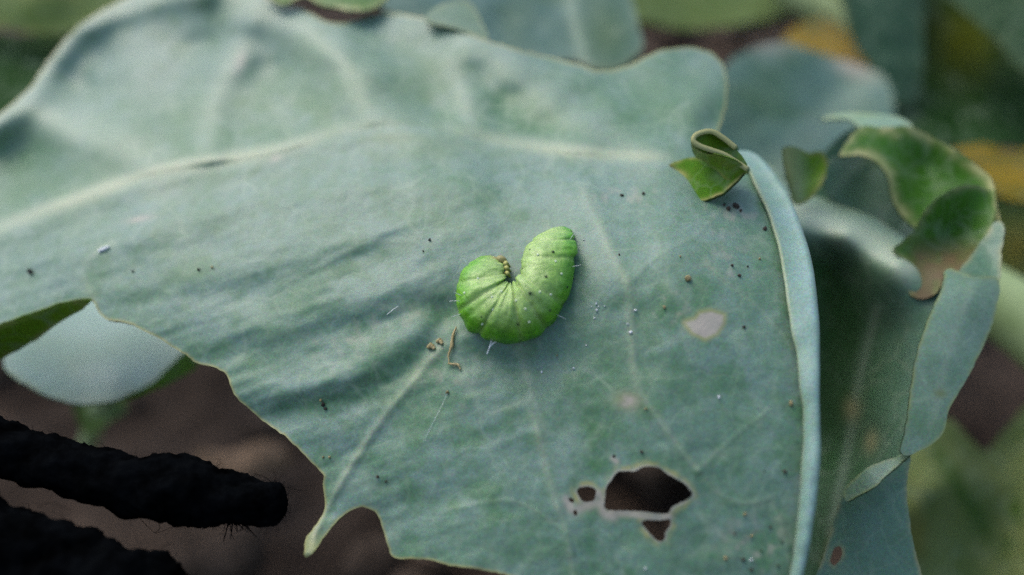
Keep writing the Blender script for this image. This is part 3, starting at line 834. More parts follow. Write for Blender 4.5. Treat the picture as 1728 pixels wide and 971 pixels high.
sheet(NEXT, 'curled_rim', [(1508, 425), (1528, 405), (1545, 391), (1560, 362), (1580, 338), (1607, 321), (1640, 312), (1673, 325), (1680, 366), (1657, 415), (1622, 455), (1596, 460),
                           (1586, 487), (1565, 503), (1537, 498), (1531, 445)],
      tps([(1508, 425, 122), (1560, 362, 121), (1607, 321, 122), (1673, 325, 124), (1680, 366, 122), (1622, 455, 118), (1565, 503, 119), (1600, 390, 126), (1537, 470, 121)]),
      M_CURL, step=4, masks=edge_mask(0.55, 6, rot_mask), seed=39)
sheet(NEXT, 'curled_rim', [(1618, 462), (1640, 430), (1668, 390), (1680, 374), (1695, 382), (1690, 425), (1686, 474), (1650, 470)],
      tps([(1618, 462, 116), (1680, 374, 120), (1695, 382, 118.5), (1686, 474, 115), (1660, 430, 118)]), M_RIGHT, step=4, masks=edge_mask(0.6, 5), seed=40)

# ------------------------------------------------------------------ leaves further back
def stalk(parent, name, pts, mat, nseg=14):
    p = np.array(pts, float)
    q = catmull(p, False, 6)
    P = unproj(q[:, 0], q[:, 1], q[:, 2])
    v, f = tube(P, q[:, 3] * 1e-3, nseg)
    return mesh_obj(name, v, f, mat, parent)

def back_leaf(label, base, sheets, stalks=(), name='cabbage_leaf'):
    t = thing(name, unproj(*[np.array(float(b)) for b in base]), label, 'leaf')
    for k, (out, ctrl, mat, mk) in enumerate(sheets):
        f = tps(ctrl)
        g = lambda X, Y, f=f, k=k: f(X, Y) + 1.6 * fbm(X / 120 + 3 * k + base[0] / 77, Y / 120, 3)
        sheet(t, 'blade', out, g, mat, step=7, masks=mk, seed=int(base[0]) % 97 + k, thick=0.5, jag=1.5)
    for (pts, mat) in stalks: stalk(t, 'petiole', pts, mat)
    return t

def vm(lines, w, st=0.7, green=()):
    def f(X, Y):
        v = np.zeros(X.shape); g = np.zeros(X.shape); d = np.zeros(X.shape)
        for l in lines: v = np.maximum(v, st * ridge(X, Y, l, w))
        for (cx, cy, rx, ry, a, s_, k) in green:
            b = s_ * blob(X, Y, cx, cy, rx, ry, a)
            if k == 'g': g = np.maximum(g, b)
            else: d = np.maximum(d, b)
        return v, g, d, np.zeros(X.shape)
    return f

stalk(LEAF, 'petiole', [(1130, 290, 123, 2.6), (1200, 400, 137, 3.2), (1250, 560, 165, 3.8), (1270, 700, 220, 4.3), (1275, 800, 292, 5)], M_STEM)
stalk(NEXT, 'petiole', [(1420, 1010, 134, 3), (1430, 1060, 160, 3.6), (1425, 1090, 200, 4.5), (1420, 1100, 225, 5)], M_STEM)
stalk(LOW, 'petiole', [(160, 450, 181, 2), (230, 470, 200, 2.4), (330, 540, 260, 3), (380, 600, 345, 3.6)], M_STEM)
back_leaf('blue grey cabbage leaf with a green lobe resting behind the large leaf', (900, -200, 215),
          [([(540, -160), (1030, -160), (1062, -20), (1078, 40), (1086, 78), (1066, 102), (1040, 116), (1002, 118), (975, 105), (900, 100), (800, 90), (740, 40), (640, 10)],
            [(540, -160, 215), (1030, -160, 225), (1086, 78, 178), (1010, 118, 172), (800, 90, 178), (740, 0, 190), (920, 0, 195), (1050, 40, 184)], M_BACK,
            edge_mask(0.35, 6, vm([[(930, -160), (960, 0), (985, 105)]], 10, 0.4, [(1025, 60, 55, 90, 0, .9, 'g'), (880, 20, 30, 60, 0, .3, 'g')])))])
back_leaf('dull grey green cabbage leaf with browned tip behind the chewed leaf', (1350, 420, 240),
          [([(1120, 330), (1180, 250), (1212, 170), (1222, 115), (1262, 85), (1320, 72), (1380, 88), (1440, 108), (1492, 128), (1510, 180), (1500, 250), (1450, 340), (1400, 420), (1200, 420)],
            [(1120, 330, 190), (1222, 115, 222), (1320, 72, 235), (1492, 128, 226), (1500, 250, 210), (1350, 200, 212), (1300, 420, 190), (1400, 160, 226)], M_BACK,
            edge_mask(0.2, 6, vm([[(1470, 130), (1380, 220), (1300, 300)]], 28, 0.25, [(1290, 150, 70, 50, 0, .6, 'g'), (1440, 115, 35, 14, 20, .9, 'd'), (1300, 80, 40, 12, 0, .5, 'd'), (1330, 190, 60, 14, 0, .6, 'g')])))])
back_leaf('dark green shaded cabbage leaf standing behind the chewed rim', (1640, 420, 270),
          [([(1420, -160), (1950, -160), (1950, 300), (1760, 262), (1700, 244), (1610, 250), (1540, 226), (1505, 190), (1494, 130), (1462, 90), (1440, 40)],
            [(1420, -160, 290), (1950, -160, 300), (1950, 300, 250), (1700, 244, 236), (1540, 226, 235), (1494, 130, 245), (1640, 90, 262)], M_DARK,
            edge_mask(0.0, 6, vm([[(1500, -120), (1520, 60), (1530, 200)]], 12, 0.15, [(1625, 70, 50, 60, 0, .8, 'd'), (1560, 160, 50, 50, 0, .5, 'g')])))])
back_leaf('grey green leaf slanting over the dark shaded leaf', (1760, 60, 230),
          [([(1540, -160), (1950, -160), (1950, 160), (1790, 130), (1720, 116), (1690, 78), (1640, 30), (1580, -30)],
            [(1540, -160, 250), (1950, -160, 240), (1950, 160, 220), (1720, 116, 228), (1640, 30, 238)],
            leaf_mat('far_grey_blade', (0.042, 0.085, 0.042), (0.028, 0.06, 0.02), (0.05, 0.1, 0.02), sheen=0.0, spec=0.08, rough=0.75), edge_mask(0.1, 6))])
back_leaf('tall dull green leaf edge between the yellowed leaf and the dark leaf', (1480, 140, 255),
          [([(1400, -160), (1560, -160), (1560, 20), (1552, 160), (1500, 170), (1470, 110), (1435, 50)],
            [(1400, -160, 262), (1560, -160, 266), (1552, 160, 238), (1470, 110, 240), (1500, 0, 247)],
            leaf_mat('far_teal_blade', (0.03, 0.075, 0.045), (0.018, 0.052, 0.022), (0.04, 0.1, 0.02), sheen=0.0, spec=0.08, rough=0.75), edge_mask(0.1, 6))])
back_leaf('olive leaf with pale rib lying over bare soil', (1250, -40, 330),
          [([(1000, -200), (1460, -200), (1420, -10), (1345, 18), (1290, 34), (1230, 44), (1160, 50), (1095, 38), (1062, 12)],
            [(1000, -200, 380), (1460, -200, 380), (1345, 18, 320), (1160, 50, 320), (1062, 12, 322), (1230, -60, 345)], M_OLIVE, edge_mask(0.1, 8))],
          [([(1300, -60, 318, 7), (1360, 0, 312, 6.5), (1420, 35, 305, 5), (1450, 60, 300, 3.5)], M_STEM)])
back_leaf('orange yellow withered leaf behind the grey green leaf', (1400, 120, 280),
          [([(1322, 66), (1352, 40), (1388, 28), (1428, 50), (1462, 92), (1466, 112), (1438, 128), (1395, 108), (1340, 92)],
            [(1322, 66, 285), (1388, 28, 295), (1466, 112, 255), (1395, 108, 268), (1400, 70, 278)], M_YELLOW, edge_mask(0.0, 8, vm([], 5, 0, [(1440, 112, 30, 14, 20, .7, 'd')])))])
back_leaf('withered ochre leaf lying on the soil under the olive leaf', (1280, 60, 345),
          [([(1232, 52), (1262, 34), (1312, 24), (1322, 40), (1290, 58), (1258, 64)],
            [(1232, 52, 345), (1312, 24, 352), (1258, 64, 338), (1290, 58, 340)], M_YELLOW, edge_mask(0.0, 8, vm([], 5, 0, [(1260, 50, 30, 20, 0, .8, 'd')])))])
back_leaf('yellow leaf low down beyond the chewed rim', (1720, 330, 280),
          [([(1600, 258), (1660, 244), (1700, 256), (1760, 250), (1950, 262), (1950, 350), (1760, 345), (1690, 330), (1640, 300)],
            [(1600, 250, 225), (1680, 236, 232), (1950, 250, 230), (1950, 350, 196), (1690, 330, 198), (1760, 300, 208)], M_YELLOW,
            edge_mask(0.0, 8, vm([], 5, 0, [(1700, 280, 30, 30, 0, .3, 'g')])))])
back_leaf('mottled olive leaf beyond the chewed rim, below the yellow leaf', (1760, 480, 230),
          [([(1660, 330), (1720, 338), (1800, 350), (1950, 350), (1950, 520), (1780, 505), (1700, 480), (1665, 420)],
            [(1660, 330, 245), (1950, 350, 250), (1950, 520, 215), (1700, 480, 222), (1780, 430, 230)], M_OLIVE, edge_mask(0.0, 8, vm([], 5, 0, [(1715, 420, 30, 40, 0, .7, 'd')])))],
          [([(1620, 470, 190, 6.5), (1690, 515, 186, 7), (1760, 565, 182, 7.5), (1850, 640, 176, 8), (2000, 780, 170, 9)], M_STEM)])
back_leaf('yellowish green cabbage leaf lying low below the chewed leaf', (1660, 1100, 190),
          [([(1490, 800), (1520, 770), (1570, 735), (1600, 705), (1632, 735), (1665, 762), (1698, 725), (1740, 680), (1850, 620), (2000, 620), (2000, 1180), (1480, 1180), (1480, 960)],
            [(1490, 800, 170), (1600, 705, 188), (1665, 762, 195), (1740, 680, 205), (1950, 640, 210), (1600, 820, 172), (1660, 900, 186), (1560, 900, 168), (1800, 850, 180), (1700, 1100, 165), (1500, 1100, 155)],
            leaf_mat('low_olive_blade', (0.135, 0.17, 0.055), (0.035, 0.085, 0.008), (0.08, 0.15, 0.02), dead=(0.16, 0.14, 0.03), sheen=0.0, spec=0.15, rough=0.7),
            edge_mask(0.2, 7, vm([[(1560, 775), (1620, 830), (1665, 900), (1685, 1000)]], 20, 0.0, [(1632, 845, 15, 100, -32, 1.0, 'g'), (1545, 900, 20, 60, 0, .7, 'd'), (1715, 860, 14, 26, 0, .9, 'g'), (1700, 920, 14, 14, 0, .8, 'g')])))])
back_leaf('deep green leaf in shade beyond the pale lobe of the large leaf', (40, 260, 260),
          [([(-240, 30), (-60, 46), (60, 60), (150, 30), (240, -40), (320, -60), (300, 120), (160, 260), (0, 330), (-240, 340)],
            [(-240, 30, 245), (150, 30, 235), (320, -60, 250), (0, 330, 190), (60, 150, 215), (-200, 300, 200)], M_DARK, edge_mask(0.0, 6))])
back_leaf('pale olive leaf edge arching over the deep green shaded leaf', (60, -60, 250),
          [([(-240, -40), (-60, -20), (60, -12), (140, -20), (240, -120), (280, -60), (200, 10), (130, 50), (60, 56), (0, 44), (-80, 40), (-240, 60)],
            [(-240, -40, 235), (140, -20, 232), (240, -120, 245), (130, 50, 222), (0, 44, 222), (-240, 60, 225), (40, 15, 220)], M_OLIVE, edge_mask(0.3, 8))])
back_leaf('blue green cabbage leaf further back beneath the pale olive leaf', (100, -260, 300),
          [([(-300, -320), (500, -320), (520, -120), (300, -70), (200, -60), (60, -30), (-300, -50)],
            [(-300, -320, 330), (500, -320, 330), (520, -120, 280), (-300, -50, 260), (100, -60, 262)], M_BACK, edge_mask(0.0, 8))])

# a soft green seedling stem rising from the soil, lower left
sp = thing('seedling_stem', unproj(np.array(140.), np.array(770.), np.array(240.)), 'blurred pale green stem rising from the soil under the rounded leaf', 'plant')
stalk(sp, 'stem', [(178, 640, 195, 2.6), (168, 690, 202, 2.6), (155, 730, 212, 2.3), (135, 790, 238, 2.0)], M_STEM)
sheet(sp, 'leaflet', [(120, 670), (150, 655), (200, 660), (215, 690), (185, 712), (150, 735), (135, 720)],
      tps([(120, 670, 200), (200, 660, 204), (185, 712, 198), (140, 730, 203)]), M_OLIVE, step=8, seed=51)

# ------------------------------------------------------------------ caterpillar
def caterpillar():
    rings = [((846, 437), (828, 431)), ((848, 440), (812, 433)), ((850, 446), (795, 443)), ((850, 457), (777, 462)), ((851, 467), (771, 493)), ((853, 474), (775, 528)),
             ((856, 479), (795, 557)), ((859, 481), (826, 573)), ((862, 481), (862, 578)), ((866, 478), (896, 572)), ((871, 472), (927, 550)),
             ((876, 463), (948, 519)), ((880, 452), (962, 487)), ((881, 439), (969, 447)), ((886, 420), (971, 418)), ((900, 404), (970, 402)),
             ((918, 391), (966, 391)), ((932, 385), (958, 385)), ((940, 383), (950, 382))]
    I = catmull([r[0] for r in rings], False, 10); O = catmull([r[1] for r in rings], False, 10)
    n = len(I); m = 44
    V = []
    nseg = 11.0
    for k in range(n):
        c = (I[k] + O[k]) / 2; h2 = (O[k] - I[k]) / 2
        wpx = np.hypot(*h2)
        t = k / (n - 1)
        tw = t + 0.012 * math.sin(t * 23) + 0.008 * math.sin(t * 51)
        ph = (tw * nseg) % 1.0
        crk = 0.7 + 0.5 * math.sin(int(tw * nseg) * 2.4)
        crease = math.exp(-((min(ph, 1 - ph)) / 0.11) ** 2)
        fold2 = math.exp(-((min(abs(ph - 0.45), 1)) / 0.08) ** 2)
        base = float(main_depth(np.array([c[0]]), np.array([c[1]]))[0])
        hmm = min(wpx, 44) * 0.069 * 0.98          # half height, mm
        cd = base - hmm * 0.82
        for j in range(m):
            a = 2 * math.pi * j / m
            top = max(0, math.sin(a))
            s = 1.0 + 0.050 * math.sin(math.pi * ph) - (0.060 * crease * crk + 0.016 * fold2) * (0.5 + 0.5 * abs(math.cos(a)) + 0.6 * top) + 0.012 * math.sin(5 * a + t * 40) * top
            s += 0.045 * float(vnoise(np.array(t * 30.0), np.array(a * 1.4))) + 0.025 * float(vnoise(np.array(t * 70.0), np.array(a * 4)))
            inner = 1.0
            q = c + h2 * math.cos(a) * s
            dd = cd - hmm * math.sin(a) * s
            V.append((q[0], q[1], dd))
    V = np.array(V)
    P = unproj(V[:, 0], V[:, 1], V[:, 2])
    fs = []
    for k in range(n - 1):
        for j in range(m):
            j2 = (j + 1) % m
            fs.append((k * m + j, k * m + j2, (k + 1) * m + j2, (k + 1) * m + j))
    fs.append(tuple(range(m))[::-1]); fs.append(tuple((n - 1) * m + j for j in range(m)))
    base = unproj(np.array(866.), np.array(520.), main_depth(np.array(866.), np.array(520.)))
    t = thing('caterpillar', base, 'bright green caterpillar curled in a tight U on the large leaf', 'caterpillar')
    # skin
    m_, nt, N, L, b, out = new_mat('caterpillar_skin')
    at = N.new('ShaderNodeAttribute'); at.attribute_name = 'skin'
    sp_ = N.new('ShaderNodeSeparateColor'); L.new(at.outputs['Color'], sp_.inputs[0])
    tc = N.new('ShaderNodeTexCoord')
    no = N.new('ShaderNodeTexNoise'); no.inputs['Scale'].default_value = 1400; no.inputs['Detail'].default_value = 5; L.new(tc.outputs['Object'], no.inputs['Vector'])
    no2 = N.new('ShaderNodeTexNoise'); no2.inputs['Scale'].default_value = 380; no2.inputs['Detail'].default_value = 3; L.new(tc.outputs['Object'], no2.inputs['Vector'])
    def mix(f, a, c):
        x = N.new('ShaderNodeMix'); x.data_type = 'RGBA'
        for s, v in ((x.inputs[0], f), (x.inputs[6], a), (x.inputs[7], c)):
            if isinstance(v, bpy.types.NodeSocket): L.new(v, s)
            elif isinstance(v, float): s.default_value = v
            else: s.default_value = rgb(v)
        return x.outputs[2]
    r = N.new('ShaderNodeMapRange'); L.new(no2.outputs['Fac'], r.inputs[0]); r.inputs[1].default_value = 0.35; r.inputs[2].default_value = 0.7
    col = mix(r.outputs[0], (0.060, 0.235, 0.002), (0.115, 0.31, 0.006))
    col = mix(sp_.outputs[0], col, (0.34, 0.42, 0.17))       # painted light on top and inner side, plus the fine pale lines
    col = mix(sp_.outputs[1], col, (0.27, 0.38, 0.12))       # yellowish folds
    col = mix(sp_.outputs[2], col, (0.34, 0.20, 0.10))       # tan front end
    hs = N.new('ShaderNodeHueSaturation'); L.new(col, hs.inputs['Color'])
    ma = N.new('ShaderNodeMath'); ma.operation = 'MULTIPLY_ADD'; L.new(no.outputs['Fac'], ma.inputs[0]); ma.inputs[1].default_value = 0.8; ma.inputs[2].default_value = 0.6
    L.new(ma.outputs[0], hs.inputs['Value'])
    L.new(hs.outputs[0], b.inputs['Base Color'])
    b.inputs['Roughness'].default_value = 0.42; b.inputs['Specular IOR Level'].default_value = 0.45
    b.inputs['Subsurface Weight'].default_value = 0.55
    b.inputs['Subsurface Radius'].default_value = (0.8, 1.0, 0.3); b.inputs['Subsurface Scale'].default_value = 0.0009
    bp = N.new('ShaderNodeBump'); bp.inputs['Strength'].default_value = 0.6; bp.inputs['Distance'].default_value = 0.0003
    L.new(no.outputs['Fac'], bp.inputs['Height']); L.new(bp.outputs[0], b.inputs['Normal'])
    o = mesh_obj('body', P, fs, m_, t)
    K = []
    for k in range(n):
        tt = k / (n - 1); ph = ((tt + 0.012 * math.sin(tt * 23) + 0.008 * math.sin(tt * 51)) * nseg) % 1.0
        cr = math.exp(-((min(ph, 1 - ph)) / 0.10) ** 2)
        for j in range(m):
            a = 2 * math.pi * j / m
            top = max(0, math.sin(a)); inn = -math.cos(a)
            pale = max(0, min(1, (0.62 * top + 0.55 * inn + 0.0)))  # light falling on the upper and inner side, put into the colour
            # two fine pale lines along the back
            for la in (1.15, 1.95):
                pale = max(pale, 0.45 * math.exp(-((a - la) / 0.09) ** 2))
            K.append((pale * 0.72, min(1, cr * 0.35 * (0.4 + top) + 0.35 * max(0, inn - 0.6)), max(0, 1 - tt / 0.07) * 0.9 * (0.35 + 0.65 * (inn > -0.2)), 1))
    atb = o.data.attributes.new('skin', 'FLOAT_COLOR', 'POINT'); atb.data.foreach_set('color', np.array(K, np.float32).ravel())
    # surface finder for small marks on the skin
    G = P.reshape(n, m, 3)
    PX = V.reshape(n, m, 3)
    def on_skin(px, py):
        d = (PX[..., 0] - px) ** 2 + (PX[..., 1] - py) ** 2
        d = d + np.where(np.sin(2 * np.pi * np.arange(m) / m)[None] < 0.05, 1e6, 0)
        k, j = np.unravel_index(np.argmin(d), d.shape)
        nrm = np.cross(G[min(k + 1, n - 1), j] - G[max(k - 1, 0), j], G[k, (j + 1) % m] - G[k, j - 1])
        nrm /= np.linalg.norm(nrm) + 1e-12
        if nrm @ (G[k, j] - CAM) > 0: nrm = -nrm
        return G[k, j], nrm
    def dot_mesh(name, r, mat):
        vs, ff = [], []
        for i in range(1, 4):
            for j in range(6):
                th = math.pi * i / 4; p = math.pi * j / 3
                vs.append((r * math.sin(th) * math.cos(p), r * math.sin(th) * math.sin(p), r * math.cos(th)))
        for i in range(2):
            for j in range(6):
                ff.append((i * 6 + j, (i + 1) * 6 + j, (i + 1) * 6 + (j + 1) % 6, i * 6 + (j + 1) % 6))
        ff.append(tuple(range(6))); ff.append(tuple(range(12, 18))[::-1])
        me = bpy.data.meshes.new(name); me.from_pydata(vs, [], ff); me.materials.append(mat)
        me.polygons.foreach_set('use_smooth', [True] * len(ff))
        return me
    wart = dot_mesh('tubercle', 0.00014, plain_mat('pale_wart', (0.5, 0.6, 0.42), (0.65, 0.72, 0.55), 900, 0.5, 0.0))
    for (x, y) in [(830, 502), (833, 520), (871, 508), (786, 495), (930, 499), (912, 493), (886, 522), (948, 462), (805, 470), (846, 492), (895, 545), (815, 545), (935, 440), (905, 430)]:
        p, nr = on_skin(x, y)
        d = bpy.data.objects.new('tubercle', wart); COL.objects.link(d); d.parent = o; d.location = Vector(p) - t.location
    dk = dot_mesh('dark_spot', 0.00013, plain_mat('dark_spot', (0.01, 0.03, 0.008), (0.02, 0.05, 0.01), 900, 0.6, 0.0))
    for (x, y, s) in [(873, 546, 1.3), (929, 525, 1.2), (957, 484, 1.2), (896, 495, 1.5), (812, 534, .9), (893, 421, .9), (933, 425, 1.4), (882, 454, .9), (923, 467, 1.3)]:
        p, nr = on_skin(x, y)
        d = bpy.data.objects.new('dark_spot', dk); COL.objects.link(d); d.parent = o; d.location = Vector(p) - t.location; d.scale = (s, s, s)
    # fine white bristles
    for (x, y, dx, dy) in [(776, 508, -14, 2), (780, 500, -10, -6), (779, 530, -12, 4), (940, 530, 12, 6), (965, 450, 12, -2), (790, 450, -8, -10), (962, 405, 8, -8)]:
        p, nr = on_skin(x, y)
        s = 0.0000695
        pts = [np.array(p) + (RT * dx - UP * dy) * s * u + nr * 0.0004 * math.sin(u * 2.5) for u in np.linspace(0, 1, 5)]
        v, f = tube(pts, np.linspace(0.00003, 0.000012, 5), 5)
        mesh_obj('bristle', v, f, M_SILK, t).parent = o
    # head capsule
    hv, hf = [], []
    hc = np.array([846.0, 439.0, float(main_depth(np.array([846.]), np.array([439.]))[0]) - 1.5])
    for i in range(1, 10):
        for j in range(14):
            th = math.pi * i / 10; p = 2 * math.pi * j / 14
            hv.append((hc[0] + 9.5 * math.sin(th) * math.cos(p) + 2 * math.sin(th) * math.sin(p), hc[1] + 8 * math.sin(th) * math.sin(p), hc[2] - 0.75 * math.cos(th) * (1 - 0.12 * math.exp(-(math.cos(p) / 0.2) ** 2))))
    hv = np.array(hv); hv = unproj(hv[:, 0], hv[:, 1], hv[:, 2])
    for i in range(8):
        for j in range(14):
            hf.append((i * 14 + j, i * 14 + (j + 1) % 14, (i + 1) * 14 + (j + 1) % 14, (i + 1) * 14 + j))
    hf.append(tuple(range(14))[::-1]); hf.append(tuple(range(112, 126)))
    hd = mesh_obj('head', hv, hf, plain_mat('head_tan', (0.16, 0.17, 0.05), (0.30, 0.24, 0.11), 700, 0.45, 0.2, 0.0002, sss=0.2), t)
    hd['label'] = 'small tan green head capsule tucked into the curl'
    # small true legs tucked at the front end
    for (x, y, dx, dy) in [(856, 444, 5, 7), (857, 452, 5, 7), (858, 461, 4, 8)]:
        d0 = float(main_depth(np.array([x]), np.array([y]))[0]) - 2.2
        q = unproj(np.linspace(x - 3, x + dx, 5), np.linspace(y, y + dy, 5), np.linspace(d0, d0 + 1.2, 5))
        v, f = tube(q, np.linspace(0.0003, 0.0001, 5), 8)
        mesh_obj('leg', v, f, plain_mat('leg_tan', (0.28, 0.30, 0.08), (0.36, 0.34, 0.12), 900, 0.5, 0.1), t)
caterpillar()

# dry scrap on the ground
gd = unproj(np.array(412.), np.array(775.), np.array(1000.)) - CAM
gp = CAM + gd * (CAM[2] - 0.006) / -gd[2]
sv, sf = [], []
for i in range(9):
    for j in range(7):
        u = i / 8 - 0.5; v = j / 6 - 0.5
        w = math.sqrt(max(0, 1 - (2 * u) ** 2)) + 0.05
        sv.append(gp + np.array([u * 0.030, v * 0.017 * w + 0.004 * u, 0.005 * math.cos(3 * v) + 0.002 * math.sin(9 * u) - 0.002]))
for i in range(8):
    for j in range(6):
        sf.append((i * 7 + j, (i + 1) * 7 + j, (i + 1) * 7 + j + 1, i * 7 + j + 1))
ds = mesh_obj('dry_scrap', sv, sf, plain_mat('dry_brown_scrap', (0.10, 0.06, 0.03), (0.22, 0.14, 0.08), 300, 0.8, 0.3), None, True, gp)
md = ds.modifiers.new('thickness', 'SOLIDIFY'); md.thickness = 0.0008
tag(ds, 'tan curled scrap of dead leaf on the soil behind the frayed cord', 'leaf scrap')

# ------------------------------------------------------------------ black cords
def cord(label, pts, twist, base, loose, seed, parts_at=()):
    r = random.Random(seed)
    p = catmull(np.array(pts, float), False, 16)
    P = unproj(p[:, 0], p[:, 1], p[:, 2])
    rad = p[:, 3] * 1e-3
    n = len(P)
    L = np.concatenate([[0], np.cumsum(np.linalg.norm(np.diff(P, axis=0), axis=1))])
    def bump(t, a):
        s = np.interp(t * (n - 1), np.arange(n), L)
        ph = a * 3 + s * twist
        strand = abs(math.sin(ph / 2)) ** 0.6
        return 0.84 + 0.17 * strand + 0.09 * float(vnoise(np.array(s * 380. + seed), np.array(a * 1.3))) + 0.085 * float(vnoise(np.array(s * 1100.), np.array(a * 4))) + 0.03 * float(vnoise(np.array(s * 3000.), np.array(a * 9)))
    v, f = tube(P, rad, 60, True, bump)
    t = thing('black_cord', unproj(*[np.array(float(x)) for x in base]), label, 'cord', None)
    mesh_obj('cord_body', v, f, M_ROPE, t)
    V = np.array(v)
    # loose yarn hairs standing off the surface
    vs, fs = [], []
    for k in range(loose):
        i = r.randrange(len(V)); c = P[min(i // 60, n - 1)]
        d = V[i] - c; d /= np.linalg.norm(d) + 1e-12
        tn = P[min(i // 60 + 1, n - 1)] - P[max(i // 60 - 1, 0)]; tn /= np.linalg.norm(tn) + 1e-12
        ln = r.uniform(0.0006, 0.0022)
        q = [V[i] - d * 0.0002]
        w = np.array([r.gauss(0, 1) for _ in range(3)])
        cur = d * 0.15 + tn * r.uniform(-1, 1.2) + 0.5 * w - d * min(0, float(d @ w)) * 0.3
        for s in range(5):
            cur = cur / np.linalg.norm(cur); q.append(q[-1] + cur * ln / 5); cur = cur + 0.5 * np.array([r.gauss(0, 1) for _ in range(3)])
        a, b = tube(q, np.linspace(0.000028, 0.000014, 6), 3, False)
        o = len(vs); vs += a; fs += [tuple(x + o for x in y) for y in b]
    ob = mesh_obj('loose_hairs', vs, fs, M_FIBRE, t); ob['kind'] = 'stuff'
    # longer single fibres and frayed tufts
    for q in parts_at:
        q = catmull(np.array(q, float), False, 5)
        a, b = tube(unproj(q[:, 0], q[:, 1], q[:, 2]), np.linspace(0.00004, 0.00002, len(q)), 5)
        mesh_obj('fibre', a, b, M_FIBRE, t)
    return t
cord('black woolly twisted cord with a frayed blunt end under the leaf tear',
     [(-700, 610, 112, 3.5), (-400, 650, 108, 3.4), (-200, 695, 104, 3.35), (-80, 730, 102, 3.3), (0, 756, 101, 3.25), (100, 786, 100, 3.05), (200, 815, 99, 3.25), (300, 828, 99, 3.75), (370, 841, 99, 3.15),
      (430, 847, 99, 2.6), (462, 849, 99, 2.4), (476, 850, 99, 1.9), (482, 850, 99, 1.1)], 900, (-20, 760, 104), 350, 5,
     [[(260, 868, 99), (270, 890, 98.6), (262, 900, 98.4), (285, 892, 98), (302, 878, 98.2)], [(332, 884, 99), (340, 893, 98.5), (358, 888, 98.3)], [(225, 860, 99), (245, 885, 98.5), (262, 900, 98.3)],
      [(380, 884, 99), (376, 900, 98.6), (368, 902, 98.5)], [(396, 884, 98.8), (400, 897, 98.4), (420, 890, 98)], [(430, 800, 99), (445, 805, 98), (460, 815, 98)]])
cord('thick black woolly cord passing below the frayed cord end',
     [(-700, 800, 100, 5.8), (-400, 850, 96, 5.6), (-200, 890, 93, 5.4), (-80, 915, 91, 5.2), (20, 945, 90, 5.2), (110, 975, 90, 5.2), (200, 1010, 90, 5.2), (300, 1070, 90, 5.0), (420, 1150, 90, 4.8)], 700, (0, 1000, 95), 450, 6,
     [[(65, 855, 90), (85, 848, 89.6), (100, 853, 89.3), (120, 862, 89.2)], [(270, 925, 90), (285, 918, 89.5), (300, 922, 89.4)]])
# frayed clump hanging from the cord end
def clump():
    vs, fs = [], []
    r = random.Random(4)
    for k in range(34):
        x = (392 if k % 2 else 408) + r.gauss(0, 4); y = 882
        q = [(x, y - 6, 99)]
        dx, dy = r.gauss(0, 1.6), r.uniform(0.5, 4.0)
        for s in range(5):
            q.append((q[-1][0] + dx, q[-1][1] + dy, q[-1][2] + r.gauss(0, .15))); dx += r.gauss(0, 2.0); dy += r.gauss(0, 1.8)
        q = np.array(q)
        a, b = tube(unproj(q[:, 0], q[:, 1], q[:, 2]), np.linspace(0.00013, 0.00003, len(q)), 4)
        o = len(vs); vs += a; fs += [tuple(v + o for v in f) for f in b]
    par = [o for o in bpy.data.objects if o.name == 'black_cord'][0]
    o = mesh_obj('frayed_tuft', vs, fs, M_FIBRE, par); o['kind'] = 'stuff'
clump()

# ------------------------------------------------------------------ crumbs, grains and dry bits on the leaf
def lump_mesh(name, mat, seed):
    r = np.random.default_rng(seed)
    vs, fs = [], []
    for i in range(1, 6):
        for j in range(8):
            th = math.pi * i / 6; p = 2 * math.pi * j / 8
            k = 1 + r.normal(0, 0.27)
            vs.append((k * math.sin(th) * math.cos(p), k * math.sin(th) * math.sin(p) * 0.8, 0.75 * k * math.cos(th)))
    for i in range(4):
        for j in range(8):
            fs.append((i * 8 + j, (i + 1) * 8 + j, (i + 1) * 8 + (j + 1) % 8, i * 8 + (j + 1) % 8))
    fs.append(tuple(range(8))); fs.append(tuple(range(32, 40))[::-1])
    me = bpy.data.meshes.new(name); me.from_pydata(vs, [], fs); me.materials.append(mat)
    me.polygons.foreach_set('use_smooth', [True] * len(fs))
    return me
LANDMARKS = [(960, 470, 'touching the flank of the caterpillar', 40), (870, 600, 'just below the caterpillar', 70), (1010, 520, 'in a small cluster beside the caterpillar', 32),
             (725, 410, 'on the wrinkled blade above the caterpillar', 60), (1235, 350, 'under the curled green corner', 40), (1068, 328, 'between the midrib end and the curled corner', 40),
             (1291, 386, 'against the rolled margin below the curled corner', 30), (1250, 455, 'above the pale papery scar', 50), (1160, 450, 'above the pale papery scar', 40),
             (1256, 552, 'beside the pale papery scar', 50), (1121, 519, 'beside the pale papery scar', 30), (1065, 545, 'along the pale rib that runs past the scar', 45), (1083, 763, 'just above the chewed hole', 25),
             (1300, 796, 'between the chewed hole and the rolled margin', 60), (1335, 681, 'against the middle of the rolled margin', 40), (1213, 671, 'below the pale papery scar', 40),
             (1260, 940, 'at the foot of the rolled margin', 95), (1089, 960, 'below the chewed hole', 30), (1085, 690, 'beside the small brown spot', 30), (545, 683, 'in the shaded crease above the torn edge', 25),
             (545, 785, 'at the base of the pointed torn tip', 40), (645, 808, 'on the smooth blade beside the pointed torn tip', 40), (755, 662, 'at the end of the long silk thread', 25),
             (345, 455, 'in the middle of the wrinkled half', 40), (224, 458, 'near the notch of the torn margin', 50), (52, 460, 'above the green folded margin', 50), (985, 405, 'above the tail end of the caterpillar', 50), (1045, 430, 'above the tail end of the caterpillar', 40)]
